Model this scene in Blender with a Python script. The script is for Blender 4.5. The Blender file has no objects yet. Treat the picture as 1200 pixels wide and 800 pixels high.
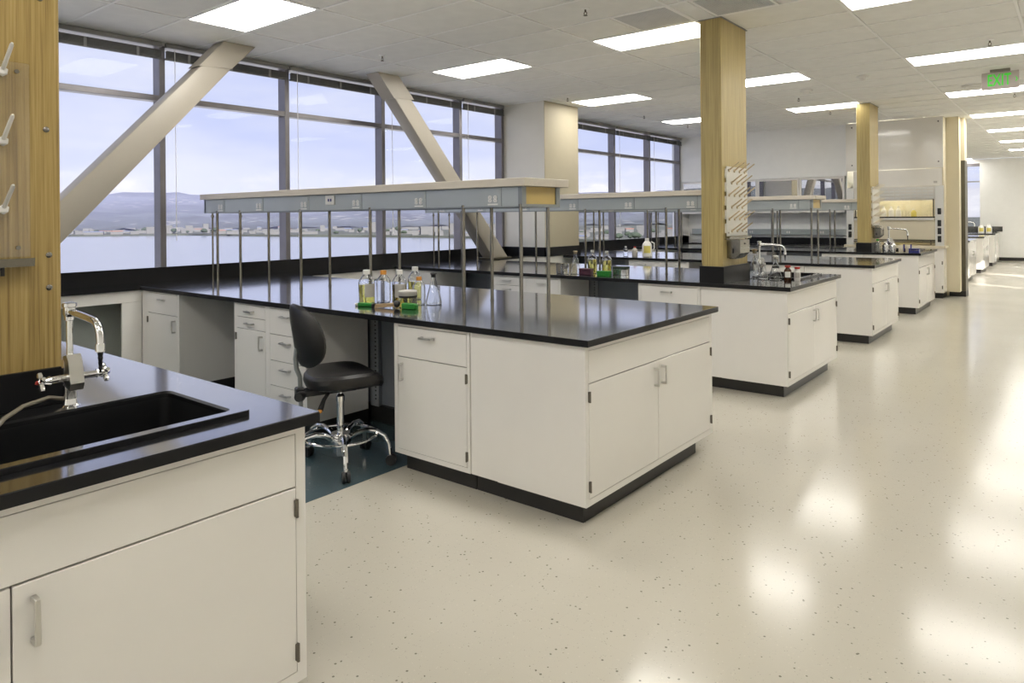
import bpy, bmesh, math, random
from mathutils import Matrix, Vector
from math import pi, sin, cos, radians
random.seed(7)
S = bpy.context.scene
COL = S.collection

# ------------------------------------------------------------------ camera
YAW, ROLL, FPX, CY, CAMZ = 0.676829, 0.0086534, 826.4, 254.11, 1.505
f_ = Vector((-sin(YAW), cos(YAW), 0)); r_ = Vector((cos(YAW), sin(YAW), 0)); d_ = f_.cross(r_)
r2 = r_ * cos(ROLL) + d_ * sin(ROLL); d2 = d_ * cos(ROLL) - r_ * sin(ROLL)
cam = bpy.data.cameras.new('camera'); cam_o = bpy.data.objects.new('camera', cam); COL.objects.link(cam_o)
mw = Matrix((r2, -d2, -f_)).transposed().to_4x4(); mw.translation = Vector((0, 0, CAMZ)); cam_o.matrix_world = mw
cam.sensor_width = 36.0; cam.lens = FPX / 1200 * 36.0
cam.shift_y = (CY - 400) / 1200
cam.clip_start = 0.05; cam.clip_end = 20000
S.camera = cam_o

# ------------------------------------------------------------------ sky
SUN_EL, SUN_TRAVEL = radians(30), Vector((-0.86, 0.5, 0)).normalized()
SKY_STRENGTH = 0.79
W = bpy.data.worlds.new('sky'); S.world = W; W.use_nodes = True
nt = W.node_tree; nt.nodes.clear()
def wn(t, **k):
    n = nt.nodes.new(t)
    for a, v in k.items(): setattr(n, a, v)
    return n
out = wn('ShaderNodeOutputWorld'); bg = wn('ShaderNodeBackground'); bg.inputs['Strength'].default_value = SKY_STRENGTH
tc = wn('ShaderNodeTexCoord'); sep = wn('ShaderNodeSeparateXYZ'); nt.links.new(tc.outputs['Generated'], sep.inputs[0])
# clear sky gradient, thin high cloud streaks, cumulus bank low over the horizon all the way round
ramp = wn('ShaderNodeValToRGB'); ramp.color_ramp.elements[0].position = 0.0; ramp.color_ramp.elements[0].color = (0.70, 0.74, 0.93, 1)
ramp.color_ramp.elements[1].position = 0.55; ramp.color_ramp.elements[1].color = (0.42, 0.50, 0.88, 1)
e = ramp.color_ramp.elements.new(0.12); e.color = (0.60, 0.66, 0.95, 1)
nt.links.new(sep.outputs['Z'], ramp.inputs[0])
mp = wn('ShaderNodeMapping'); mp.inputs['Scale'].default_value = (2.2, 2.2, 9.0); nt.links.new(tc.outputs['Generated'], mp.inputs[0])
n1 = wn('ShaderNodeTexNoise'); n1.inputs['Scale'].default_value = 1.6; n1.inputs['Detail'].default_value = 7; n1.inputs['Roughness'].default_value = 0.55
nt.links.new(mp.outputs[0], n1.inputs['Vector'])
r1 = wn('ShaderNodeValToRGB'); r1.color_ramp.elements[0].position = 0.36; r1.color_ramp.elements[1].position = 0.72
nt.links.new(n1.outputs['Fac'], r1.inputs[0])
mp2 = wn('ShaderNodeMapping'); mp2.inputs['Scale'].default_value = (7, 7, 22); nt.links.new(tc.outputs['Generated'], mp2.inputs[0])
n2 = wn('ShaderNodeTexNoise'); n2.inputs['Scale'].default_value = 1.5; n2.inputs['Detail'].default_value = 8; n2.inputs['Roughness'].default_value = 0.6
nt.links.new(mp2.outputs[0], n2.inputs['Vector'])
ad = wn('ShaderNodeMath', operation='MULTIPLY'); ad.inputs[1].default_value = 0.11; nt.links.new(n2.outputs['Fac'], ad.inputs[0])
sb = wn('ShaderNodeMath', operation='SUBTRACT'); nt.links.new(ad.outputs[0], sb.inputs[0]); nt.links.new(sep.outputs['Z'], sb.inputs[1])
r2n = wn('ShaderNodeMapRange'); r2n.inputs['From Min'].default_value = 0.0; r2n.inputs['From Max'].default_value = 0.022
nt.links.new(sb.outputs[0], r2n.inputs['Value'])
mixa = wn('ShaderNodeMixRGB'); mixa.inputs[2].default_value = (0.83, 0.85, 0.97, 1); nt.links.new(r1.outputs[0], mixa.inputs[0]); nt.links.new(ramp.outputs[0], mixa.inputs[1])
ccol = wn('ShaderNodeValToRGB'); ccol.color_ramp.elements[0].position = 0.35; ccol.color_ramp.elements[0].color = (0.66, 0.66, 0.78, 1)
ccol.color_ramp.elements[1].position = 0.6; ccol.color_ramp.elements[1].color = (0.95, 0.94, 0.98, 1); nt.links.new(n2.outputs['Fac'], ccol.inputs[0])
mixb = wn('ShaderNodeMixRGB'); nt.links.new(r2n.outputs[0], mixb.inputs[0]); nt.links.new(mixa.outputs[0], mixb.inputs[1]); nt.links.new(ccol.outputs[0], mixb.inputs[2])
nt.links.new(mixb.outputs[0], bg.inputs['Color']); nt.links.new(bg.outputs[0], out.inputs['Surface'])

# ------------------------------------------------------------------ sun
sd = bpy.data.lights.new('sun', 'SUN'); sd.energy = 9.0; sd.angle = radians(0.6); sd.color = (1, 0.95, 0.86)
so = bpy.data.objects.new('sun', sd); COL.objects.link(so)
dirv = Vector((SUN_TRAVEL.x * cos(SUN_EL), SUN_TRAVEL.y * cos(SUN_EL), -sin(SUN_EL)))
so.rotation_euler = dirv.to_track_quat('-Z', 'Y').to_euler(); so.location = (30, -20, 40)
LAMP = 11.0     # radiance of the ceiling light diffusers

# ------------------------------------------------------------------ exposure
S.view_settings.view_transform = 'Standard'; S.view_settings.look = 'None'
S.view_settings.exposure = 0.42; S.view_settings.gamma = 1.0; S.view_settings.use_curve_mapping = False
S.cycles.use_denoising = True
S.cycles.volume_bounces = 2; S.cycles.max_bounces = 12; S.cycles.diffuse_bounces = 8; S.cycles.glossy_bounces = 5
S.cycles.transmission_bounces = 10; S.cycles.transparent_max_bounces = 16
S.cycles.sample_clamp_indirect = 6.0; S.cycles.caustics_reflective = False; S.cycles.caustics_refractive = False

# ------------------------------------------------------------------ materials
def mat(name, col, rough=0.5, metal=0.0, var=0.06, scale=6.0, bump=0.0, bscale=200.0, rvar=0.0, ior=1.5, trans=0.0, emit=None, coat=0.0, alpha=None, stretch=None):
    m = bpy.data.materials.new(name); m.use_nodes = True
    t = m.node_tree; p = t.nodes['Principled BSDF']
    c = t.nodes.new('ShaderNodeTexCoord'); mp = t.nodes.new('ShaderNodeMapping'); t.links.new(c.outputs['Object'], mp.inputs[0])
    if stretch: mp.inputs['Scale'].default_value = stretch
    n = t.nodes.new('ShaderNodeTexNoise'); n.inputs['Scale'].default_value = scale; n.inputs['Detail'].default_value = 4
    t.links.new(mp.outputs[0], n.inputs['Vector'])
    r = t.nodes.new('ShaderNodeValToRGB')
    a = [max(0, x * (1 - var)) for x in col]; b = [min(1, x * (1 + var)) for x in col]
    r.color_ramp.elements[0].color = (*a, 1); r.color_ramp.elements[0].position = 0.3
    r.color_ramp.elements[1].color = (*b, 1); r.color_ramp.elements[1].position = 0.7
    t.links.new(n.outputs['Fac'], r.inputs[0]); t.links.new(r.outputs[0], p.inputs['Base Color'])
    p.inputs['Roughness'].default_value = rough; p.inputs['Metallic'].default_value = metal; p.inputs['IOR'].default_value = ior
    if rvar:
        q = t.nodes.new('ShaderNodeMapRange'); q.inputs['To Min'].default_value = max(0.01, rough - rvar); q.inputs['To Max'].default_value = rough + rvar
        t.links.new(n.outputs['Fac'], q.inputs['Value']); t.links.new(q.outputs[0], p.inputs['Roughness'])
    if bump:
        n2 = t.nodes.new('ShaderNodeTexNoise'); n2.inputs['Scale'].default_value = bscale; t.links.new(mp.outputs[0], n2.inputs['Vector'])
        bp = t.nodes.new('ShaderNodeBump'); bp.inputs['Strength'].default_value = bump; bp.inputs['Distance'].default_value = 0.002
        t.links.new(n2.outputs['Fac'], bp.inputs['Height']); t.links.new(bp.outputs[0], p.inputs['Normal'])
    if trans: p.inputs['Transmission Weight'].default_value = trans
    if coat: p.inputs['Coat Weight'].default_value = coat; p.inputs['Coat Roughness'].default_value = 0.06
    if emit: p.inputs['Emission Color'].default_value = (*emit[:3], 1); p.inputs['Emission Strength'].default_value = emit[3]
    if alpha is not None: p.inputs['Alpha'].default_value = alpha
    return m

def clear_sheet(name, tint=(1, 1, 1), refl=1.0, tr=1.0):
    """a flat glass or acrylic sheet: lets light straight through and mirrors it at its own Fresnel rate"""
    m = bpy.data.materials.new(name); m.use_nodes = True; t = m.node_tree; t.nodes.clear()
    o = t.nodes.new('ShaderNodeOutputMaterial'); mx = t.nodes.new('ShaderNodeMixShader'); a = t.nodes.new('ShaderNodeBsdfTransparent')
    g = t.nodes.new('ShaderNodeBsdfGlossy'); ge = t.nodes.new('ShaderNodeNewGeometry'); dt = t.nodes.new('ShaderNodeVectorMath'); dt.operation = 'DOT_PRODUCT'
    t.links.new(ge.outputs['Incoming'], dt.inputs[0]); t.links.new(ge.outputs['Normal'], dt.inputs[1])
    ab = t.nodes.new('ShaderNodeMath'); ab.operation = 'ABSOLUTE'; t.links.new(dt.outputs['Value'], ab.inputs[0])
    om = t.nodes.new('ShaderNodeMath'); om.operation = 'SUBTRACT'; om.inputs[0].default_value = 1.0; t.links.new(ab.outputs[0], om.inputs[1])
    pw = t.nodes.new('ShaderNodeMath'); pw.operation = 'POWER'; pw.inputs[1].default_value = 5.0; t.links.new(om.outputs[0], pw.inputs[0])
    fr = t.nodes.new('ShaderNodeMath'); fr.operation = 'MULTIPLY_ADD'; fr.inputs[1].default_value = 0.96; fr.inputs[2].default_value = 0.035; t.links.new(pw.outputs[0], fr.inputs[0])
    mu = t.nodes.new('ShaderNodeMath'); mu.operation = 'MULTIPLY'
    mu.inputs[1].default_value = refl; g.inputs['Roughness'].default_value = 0.01
    nz = t.nodes.new('ShaderNodeTexNoise'); nz.inputs['Scale'].default_value = 3
    rr = t.nodes.new('ShaderNodeValToRGB'); rr.color_ramp.elements[0].color = (*[x * tr * 0.985 for x in tint], 1); rr.color_ramp.elements[1].color = (*[x * tr for x in tint], 1)
    t.links.new(nz.outputs['Fac'], rr.inputs[0]); t.links.new(rr.outputs[0], a.inputs['Color'])
    t.links.new(fr.outputs[0], mu.inputs[0]); t.links.new(mu.outputs[0], mx.inputs[0]); t.links.new(a.outputs[0], mx.inputs[1]); t.links.new(g.outputs[0], mx.inputs[2])
    t.links.new(mx.outputs[0], o.inputs['Surface'])
    return m

def wood(name, dark, mid, light, offs=0.0, grain=1.0):
    m = bpy.data.materials.new(name); m.use_nodes = True; t = m.node_tree; p = t.nodes['Principled BSDF']
    c = t.nodes.new('ShaderNodeTexCoord'); mp = t.nodes.new('ShaderNodeMapping'); t.links.new(c.outputs['Object'], mp.inputs[0])
    mp.inputs['Scale'].default_value = (70 * grain, 70 * grain, 1.3); mp.inputs['Location'].default_value = (offs, offs, 0)
    n = t.nodes.new('ShaderNodeTexNoise'); n.inputs['Scale'].default_value = 1.6; n.inputs['Detail'].default_value = 5; n.inputs['Roughness'].default_value = 0.62
    t.links.new(mp.outputs[0], n.inputs['Vector'])
    r = t.nodes.new('ShaderNodeValToRGB'); e0, e1 = r.color_ramp.elements
    e0.position = 0.28; e0.color = (*dark, 1); e1.position = 0.72; e1.color = (*light, 1); em = r.color_ramp.elements.new(0.48); em.color = (*mid, 1)
    t.links.new(n.outputs['Fac'], r.inputs[0]); t.links.new(r.outputs[0], p.inputs['Base Color'])
    p.inputs['Roughness'].default_value = 0.42
    b = t.nodes.new('ShaderNodeBump'); b.inputs['Strength'].default_value = 0.15; b.inputs['Distance'].default_value = 0.001
    t.links.new(n.outputs['Fac'], b.inputs['Height']); t.links.new(b.outputs[0], p.inputs['Normal'])
    return m

def floor_mat(name, base, speck, gloss, ior=1.6, joint=0.3):
    m = bpy.data.materials.new(name); m.use_nodes = True; t = m.node_tree; p = t.nodes['Principled BSDF']; L = t.links.new
    c = t.nodes.new('ShaderNodeTexCoord')
    n = t.nodes.new('ShaderNodeTexNoise'); n.inputs['Scale'].default_value = 0.9; n.inputs['Detail'].default_value = 3; L(c.outputs['Object'], n.inputs['Vector'])
    r = t.nodes.new('ShaderNodeValToRGB'); r.color_ramp.elements[0].color = (*[x * 0.94 for x in base], 1); r.color_ramp.elements[1].color = (*[min(1, x * 1.05) for x in base], 1)
    L(n.outputs['Fac'], r.inputs[0])
    mixes = r.outputs[0]
    for sc, th, colr, amt in ((34, 0.155, speck, 0.85), (90, 0.17, [x * 0.62 for x in base], 0.7), (60, 0.16, [min(1, x * 1.18) for x in base], 0.6)):
        v = t.nodes.new('ShaderNodeTexVoronoi'); v.inputs['Scale'].default_value = sc; L(c.outputs['Object'], v.inputs['Vector'])
        w = t.nodes.new('ShaderNodeTexNoise'); w.inputs['Scale'].default_value = sc * 0.45; w.inputs['Detail'].default_value = 1; L(c.outputs['Object'], w.inputs['Vector'])
        lt = t.nodes.new('ShaderNodeMath'); lt.operation = 'LESS_THAN'; lt.inputs[1].default_value = th; L(v.outputs['Distance'], lt.inputs[0])
        gt = t.nodes.new('ShaderNodeMath'); gt.operation = 'GREATER_THAN'; gt.inputs[1].default_value = 0.54; L(w.outputs['Fac'], gt.inputs[0])
        mu = t.nodes.new('ShaderNodeMath'); mu.operation = 'MULTIPLY'; L(lt.outputs[0], mu.inputs[0]); L(gt.outputs[0], mu.inputs[1])
        m2 = t.nodes.new('ShaderNodeMath'); m2.operation = 'MULTIPLY'; m2.inputs[1].default_value = amt; L(mu.outputs[0], m2.inputs[0])
        x = t.nodes.new('ShaderNodeMixRGB'); x.inputs[2].default_value = (*colr, 1); L(m2.outputs[0], x.inputs[0]); L(mixes, x.inputs[1]); mixes = x.outputs[0]
    L(mixes, p.inputs['Base Color'])
    q = t.nodes.new('ShaderNodeMapRange'); q.inputs['To Min'].default_value = gloss * 0.8; q.inputs['To Max'].default_value = gloss * 1.25; L(n.outputs['Fac'], q.inputs['Value']); L(q.outputs[0], p.inputs['Roughness'])
    p.inputs['IOR'].default_value = ior
    bk = t.nodes.new('ShaderNodeTexBrick'); bk.offset = 0.0; bk.inputs['Scale'].default_value = 1.0; bk.inputs['Mortar Size'].default_value = 0.0016; bk.inputs['Mortar Smooth'].default_value = 0.4
    bk.inputs['Brick Width'].default_value = 0.305; bk.inputs['Row Height'].default_value = 0.305
    bk.inputs['Color1'].default_value = (1, 1, 1, 1); bk.inputs['Color2'].default_value = (1, 1, 1, 1); bk.inputs['Mortar'].default_value = (0, 0, 0, 1)
    L(c.outputs['Object'], bk.inputs['Vector'])
    wv = t.nodes.new('ShaderNodeTexNoise'); wv.inputs['Scale'].default_value = 2.2; wv.inputs['Detail'].default_value = 2; L(c.outputs['Object'], wv.inputs['Vector'])
    b0 = t.nodes.new('ShaderNodeBump'); b0.inputs['Strength'].default_value = 0.05; b0.inputs['Distance'].default_value = 0.01; L(wv.outputs['Fac'], b0.inputs['Height'])
    b = t.nodes.new('ShaderNodeBump'); b.inputs['Strength'].default_value = joint; b.inputs['Distance'].default_value = 0.001; L(bk.outputs['Color'], b.inputs['Height']); L(b0.outputs[0], b.inputs['Normal'])
    L(b.outputs[0], p.inputs['Normal'])
    return m

M = {}
M['cab'] = mat('cabinet_white_paint', (0.79, 0.77, 0.738), 0.22, var=0.02, scale=2, coat=0.6)
M['epoxy'] = mat('black_epoxy_resin', (0.012, 0.012, 0.014), 0.16, var=0.25, scale=5, rvar=0.03, ior=1.5, coat=1.0)
M['honed'] = mat('honed_black_epoxy', (0.008, 0.008, 0.009), 0.34, var=0.25, ior=1.33)
M['epoxy'].node_tree.nodes['Principled BSDF'].inputs['Coat Roughness'].default_value = 0.09
M['epoxy'].node_tree.nodes['Principled BSDF'].inputs['Coat IOR'].default_value = 2.1
M['sinkblack'] = mat('black_sink_resin', (0.010, 0.010, 0.011), 0.3, var=0.2)
M['base'] = mat('black_rubber_base', (0.018, 0.017, 0.016), 0.35, var=0.2)
M['floor'] = floor_mat('speckled_vinyl_floor', (0.545, 0.513, 0.437), (0.15, 0.145, 0.11), 0.155, 1.5)
M['teal'] = floor_mat('teal_vinyl_floor', (0.058, 0.095, 0.112), (0.13, 0.16, 0.17), 0.16, 1.5)
M['tile'] = mat('ceiling_tile_board', (0.89, 0.89, 0.868), 0.9, var=0.03, bump=0.35, bscale=160)
M['tbar'] = mat('ceiling_grid_white', (0.97, 0.97, 0.96), 0.45, var=0.01)
M['wall'] = mat('painted_wall_white', (0.90, 0.90, 0.885), 0.6, var=0.015, bump=0.05)
M['walltan'] = mat('painted_wall_tan', (0.66, 0.60, 0.45), 0.6, var=0.015, bump=0.05)
M['pier'] = mat('painted_pier_cream', (0.74, 0.72, 0.66), 0.6, var=0.015, bump=0.05)
M['piershade'] = mat('pier_beige_shaded', (0.41, 0.365, 0.265), 0.6, var=0.015, bump=0.05)  # pier's room side: shade put into the colour, against the nearby lamp
M['wood'] = wood('bamboo_veneer', (0.20, 0.125, 0.035), (0.375, 0.26, 0.085), (0.50, 0.37, 0.15))
M['wood2'] = wood('bamboo_veneer_side', (0.30, 0.22, 0.085), (0.40, 0.31, 0.12), (0.49, 0.39, 0.165), 3.3, 0.8)
M['steel'] = mat('brushed_steel', (0.25, 0.235, 0.205), 0.22, 1.0, var=0.06, scale=30, stretch=(1, 1, 0.05))
M['chrome'] = mat('chrome', (0.80, 0.80, 0.80), 0.06, 1.0, var=0.02)
M['nickel'] = mat('satin_nickel', (0.62, 0.61, 0.58), 0.3, 1.0, var=0.04)
M['hinge'] = mat('dark_bronze_hinge', (0.16, 0.145, 0.12), 0.4, 0.7, var=0.15)
M['panel'] = mat('grey_blue_anodised_panel', (0.43, 0.465, 0.465), 0.32, 0.3, var=0.03, scale=3)
M['panelframe'] = mat('grey_aluminium_frame', (0.27, 0.29, 0.29), 0.35, 0.5, var=0.05)
M['slab'] = mat('beige_laminate_shelf', (0.55, 0.50, 0.425), 0.38, var=0.04, scale=12, stretch=(0.3, 3, 3))
M['tanend'] = mat('tan_shelf_end', (0.52, 0.38, 0.13), 0.4, var=0.06)
M['greypanel'] = mat('grey_green_panel', (0.36, 0.39, 0.37), 0.5, var=0.03)
M['core'] = mat('slate_back_panel', (0.20, 0.22, 0.25), 0.4, 0.2, var=0.05)
M['strut'] = mat('galvanised_strut', (0.30, 0.32, 0.34), 0.4, 0.5, var=0.06)
M['white'] = mat('white_plastic', (0.80, 0.79, 0.76), 0.35, var=0.02)
M['black'] = mat('black_plastic', (0.015, 0.015, 0.016), 0.4, var=0.2)
M['vinyl'] = mat('black_vinyl_upholstery', (0.011, 0.010, 0.010), 0.36, var=0.2, bump=0.1, bscale=300)
M['frame'] = mat('window_frame_bronze', (0.20, 0.19, 0.20), 0.3, 0.6, var=0.08)
M['blind'] = mat('grey_blind_slat', (0.115, 0.115, 0.11), 0.5, var=0.1)
M['rail'] = mat('blind_rail_grey', (0.26, 0.26, 0.25), 0.45, var=0.05)
M['cord'] = mat('white_cord', (0.85, 0.85, 0.85), 0.6, var=0.02)
M['brace'] = mat('painted_steel_brace', (0.40, 0.365, 0.305), 0.42, var=0.02, bump=0.03)
M['window'] = clear_sheet('window_glass', (0.985, 0.99, 1.0), 0.12)
M['acrylic'] = clear_sheet('clear_acrylic', (1.0, 0.995, 0.985), 2.2, 0.995)
M['doorglass'] = clear_sheet('cabinet_glass', (0.95, 0.97, 0.97), 20.0, 0.97)
M['glass'] = mat('laboratory_glass', (0.97, 0.98, 0.98), 0.02, var=0.01, trans=1.0, ior=1.47)
M['yellow'] = mat('pale_yellow_liquid', (0.95, 0.86, 0.20), 0.02, var=0.03, trans=1.0, ior=1.34)
M['jugyellow'] = mat('yellow_print', (0.72, 0.62, 0.16), 0.5, var=0.03)
M['amber'] = mat('amber_liquid', (0.62, 0.42, 0.08), 0.02, var=0.03, trans=1.0, ior=1.34)
M['orange'] = mat('orange_cap', (0.62, 0.27, 0.04), 0.4, var=0.05)
M['red'] = mat('red_cap', (0.42, 0.025, 0.015), 0.4, var=0.05)
M['green'] = mat('green_plastic', (0.015, 0.21, 0.02), 0.4, var=0.06)
M['blue'] = mat('blue_plastic', (0.03, 0.035, 0.22), 0.4, var=0.06)
M['maroon'] = mat('maroon_plastic', (0.05, 0.008, 0.022), 0.4, var=0.06)
M['brown'] = mat('brown_glass', (0.06, 0.022, 0.01), 0.1, var=0.1)
M['paper'] = mat('grey_paper_label', (0.45, 0.43, 0.40), 0.6, var=0.04)
M['cork'] = mat('tan_stopper', (0.42, 0.33, 0.20), 0.7, var=0.1)
M['tanplastic'] = mat('tan_plastic', (0.45, 0.32, 0.18), 0.5, var=0.08)
M['peg'] = mat('cream_plastic_peg', (0.70, 0.64, 0.52), 0.4, var=0.03)
M['pegboard'] = mat('cream_pegboard', (0.60, 0.58, 0.52), 0.35, var=0.02)
M['pegtan'] = mat('tan_plastic_peg', (0.56, 0.46, 0.30), 0.4, var=0.04)
M['hose'] = mat('clear_pvc_hose', (0.36, 0.315, 0.245), 0.15, var=0.05, trans=0.35)
M['hoodface'] = mat('hood_gloss_panel', (0.76, 0.735, 0.69), 0.12, var=0.01, coat=0.3)
M['hoodpost'] = mat('hood_post_paint', (0.68, 0.68, 0.66), 0.3, var=0.02)
M['hoodin'] = mat('hood_liner', (0.76, 0.72, 0.56), 0.5, var=0.02)
M['sash'] = mat('hood_lower_sash_panel', (0.66, 0.60, 0.47), 0.3, var=0.01)
M['lamp'] = mat('lit_diffuser', (0.9, 0.88, 0.82), 0.5, var=0.0, emit=(1.0, 0.97, 0.905, LAMP))
M['hoodlamp'] = mat('hood_lamp', (0.9, 0.88, 0.8), 0.5, var=0.0, emit=(1.0, 0.95, 0.82, 11.0))
M['exit'] = mat('lit_green_letters', (0.05, 0.6, 0.05), 0.5, var=0.0, emit=(0.06, 0.62, 0.02, 0.30))
M['exitplate'] = mat('exit_plate', (0.46, 0.40, 0.37), 0.4, 0.0, var=0.03)
M['vent'] = mat('perforated_vent', (0.66, 0.67, 0.68), 0.5, 0.1, var=0.05)
M['carpetdark'] = mat('dark_guard', (0.10, 0.09, 0.06), 0.35, 0.4, var=0.1)
M['water'] = mat('bay_water', (0.17, 0.185, 0.225), 0.2, var=0.1, bump=0.7, bscale=0.2, ior=1.33)
M['bounceslab'] = mat('pale_bounce_surface', (0.58, 0.57, 0.55), 0.85, var=0.1, scale=0.6)  # for the unseen slab added as a light reflector
M['land'] = mat('shore_land', (0.055, 0.06, 0.05), 0.9, var=0.45, scale=0.02)
M['hill'] = mat('hill_slope', (0.056, 0.064, 0.070), 0.95, var=0.55, scale=0.006)
def hill_houses(m):
    t = m.node_tree; p = t.nodes['Principled BSDF']; L = t.links.new; src = p.inputs['Base Color'].links[0].from_socket
    c = t.nodes.new('ShaderNodeTexCoord'); v = t.nodes.new('ShaderNodeTexVoronoi'); v.inputs['Scale'].default_value = 0.028; L(c.outputs['Object'], v.inputs['Vector'])
    n = t.nodes.new('ShaderNodeTexNoise'); n.inputs['Scale'].default_value = 0.004; n.inputs['Detail'].default_value = 3; L(c.outputs['Object'], n.inputs['Vector'])
    a = t.nodes.new('ShaderNodeMath'); a.operation = 'LESS_THAN'; a.inputs[1].default_value = 0.26; L(v.outputs['Distance'], a.inputs[0])
    b = t.nodes.new('ShaderNodeMath'); b.operation = 'GREATER_THAN'; b.inputs[1].default_value = 0.5; L(n.outputs['Fac'], b.inputs[0])
    d = t.nodes.new('ShaderNodeMath'); d.operation = 'MULTIPLY'; L(a.outputs[0], d.inputs[0]); L(b.outputs[0], d.inputs[1])
    x = t.nodes.new('ShaderNodeMixRGB'); x.inputs[2].default_value = (0.24, 0.23, 0.22, 1); L(d.outputs[0], x.inputs[0]); L(src, x.inputs[1]); L(x.outputs[0], p.inputs['Base Color'])
hill_houses(M['hill'])
M['bldg'] = mat('pale_building', (0.125, 0.125, 0.13), 0.8, var=0.3, scale=0.05)
M['bldgblue'] = mat('blue_roof_building', (0.10, 0.13, 0.24), 0.7, var=0.2, scale=0.05)
M['bldgred'] = mat('red_roof_building', (0.22, 0.10, 0.08), 0.7, var=0.2, scale=0.05)
M['treec'] = mat('dark_shore_trees', (0.035, 0.05, 0.035), 0.9, var=0.3, scale=0.3)

# ------------------------------------------------------------------ mesh helpers
class G:
    """collects shapes into one mesh"""
    def __init__(s): s.b = bmesh.new()
    def box(s, x0, x1, y0, y1, z0, z1, bev=0.0):
        b = s.b
        v = [b.verts.new(p) for p in ((x0, y0, z0), (x1, y0, z0), (x1, y1, z0), (x0, y1, z0), (x0, y0, z1), (x1, y0, z1), (x1, y1, z1), (x0, y1, z1))]
        fs = [b.faces.new([v[i] for i in q]) for q in ((3, 2, 1, 0), (4, 5, 6, 7), (0, 1, 5, 4), (1, 2, 6, 5), (2, 3, 7, 6), (3, 0, 4, 7))]
        if bev:
            es = list({e for f in fs for e in f.edges})
            bmesh.ops.bevel(b, geom=es, offset=bev, segments=1, affect='EDGES', profile=0.5)
        return s
    def prism(s, pts, z0, z1, axis='z'):
        """extrudes a 2-D outline; axis z: (x,y); x: (y,z) from x=z0 to z1; y: (x,z)"""
        f = {'z': lambda p, t: (p[0], p[1], t), 'x': lambda p, t: (t, p[0], p[1]), 'y': lambda p, t: (p[0], t, p[1])}[axis]
        b = s.b; A = [b.verts.new(f(p, z0)) for p in pts]; B = [b.verts.new(f(p, z1)) for p in pts]; n = len(pts)
        fs = [b.faces.new(A), b.faces.new(B)] + [b.faces.new((A[i], A[(i + 1) % n], B[(i + 1) % n], B[i])) for i in range(n)]
        bmesh.ops.recalc_face_normals(b, faces=fs); return s
    def rings(s, rs, closed=False, cap=True):
        b = s.b; R = [[b.verts.new(p) for p in r] for r in rs]; fs = []
        m = len(R)
        for i in range(m if closed else m - 1):
            A, B = R[i], R[(i + 1) % m]; n = len(A)
            for j in range(n): fs.append(b.faces.new((A[j], A[(j + 1) % n], B[(j + 1) % n], B[j])))
        if cap and not closed: fs += [b.faces.new(R[0]), b.faces.new(R[-1])]
        bmesh.ops.recalc_face_normals(b, faces=fs); return s
    def lathe(s, prof, c=(0, 0, 0), n=20, cap=True):
        return s.rings([[(c[0] + r * cos(2 * pi * j / n), c[1] + r * sin(2 * pi * j / n), c[2] + z) for j in range(n)] for r, z in prof], cap=cap)
    def shell(s, prof, c=(0, 0, 0), n=20, t=0.0025):
        """lathed vessel with walls: out along the profile, back along its inside"""
        inner = [(max(0.0005, r - t), z + (t if i == 0 else 0)) for i, (r, z) in enumerate(prof)][::-1]
        return s.lathe(list(prof) + inner, c, n)
    def tube(s, path, r, n=8, closed=False):
        P = [Vector(p) for p in path]; m = len(P); rs = []; up = None
        rad = r if isinstance(r, (list, tuple)) else [r] * m
        for i in range(m):
            a = P[i - 1] if (i > 0 or closed) else P[i]; c = P[(i + 1) % m] if (i < m - 1 or closed) else P[i]
            d = (c - a).normalized()
            if up is None: up = Vector((0, 0, 1)) if abs(d.z) < 0.9 else Vector((1, 0, 0))
            u = d.cross(up).normalized(); v = u.cross(d).normalized(); up = v
            rs.append([tuple(P[i] + (u * cos(2 * pi * j / n) + v * sin(2 * pi * j / n)) * rad[i]) for j in range(n)])
        return s.rings(rs, closed=closed)
    def ball(s, c, r, sub=2, sc=(1, 1, 1)):
        bmesh.ops.create_icosphere(s.b, subdivisions=sub, radius=r, matrix=Matrix.Translation(c) @ Matrix.Diagonal((*sc, 1))); return s
    def patch(s, r, z0, z1, a0, a1, c=(0, 0, 0), n=8, t=0.001):
        """curved label on a cylinder"""
        O = [(cos(a0 + (a1 - a0) * i / n), sin(a0 + (a1 - a0) * i / n)) for i in range(n + 1)]
        q = [(x * (r + t), y * (r + t)) for x, y in O] + [(x * r, y * r) for x, y in O[::-1]]
        return s.prism([(c[0] + x, c[1] + y) for x, y in q], c[2] + z0, c[2] + z1)

CH = {}      # parent name -> its children, in build order
def honed_edges(o, top=True):
    """worktop edges are honed, only the upper face is polished"""
    o.data.materials.append(M['honed'])
    for p in o.data.polygons: p.material_index = 0 if p.normal.z > 0.9 else 1
def finish(o):
    me = o.data
    if len(me.polygons):
        me.polygons.foreach_set('use_smooth', [True] * len(me.polygons)); me.set_sharp_from_angle(angle=radians(32))

def obj(name, g, m, parent=None, kind=None, label=None):
    me = bpy.data.meshes.new(name); g.b.to_mesh(me); g.b.free()
    me.materials.append(M[m] if isinstance(m, str) else m)
    o = bpy.data.objects.new(name, me); COL.objects.link(o); o.parent = parent
    if parent: CH.setdefault(parent.name, []).append(o)
    finish(o)
    if kind: o['kind'] = kind
    if label: o['label'] = label
    return o

def thing(name, label, cat, loc=(0, 0, 0), rz=0.0, group=None):
    o = bpy.data.objects.new(name, None); COL.objects.link(o); o.empty_display_size = 0.1
    o.location = loc; o.rotation_euler = (0, 0, rz); o['label'] = label; o['category'] = cat
    if group: o['group'] = group
    return o

def tag(o, label, cat, group=None):
    o['label'] = label; o['category'] = cat
    if group: o['group'] = group
    return o

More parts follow.
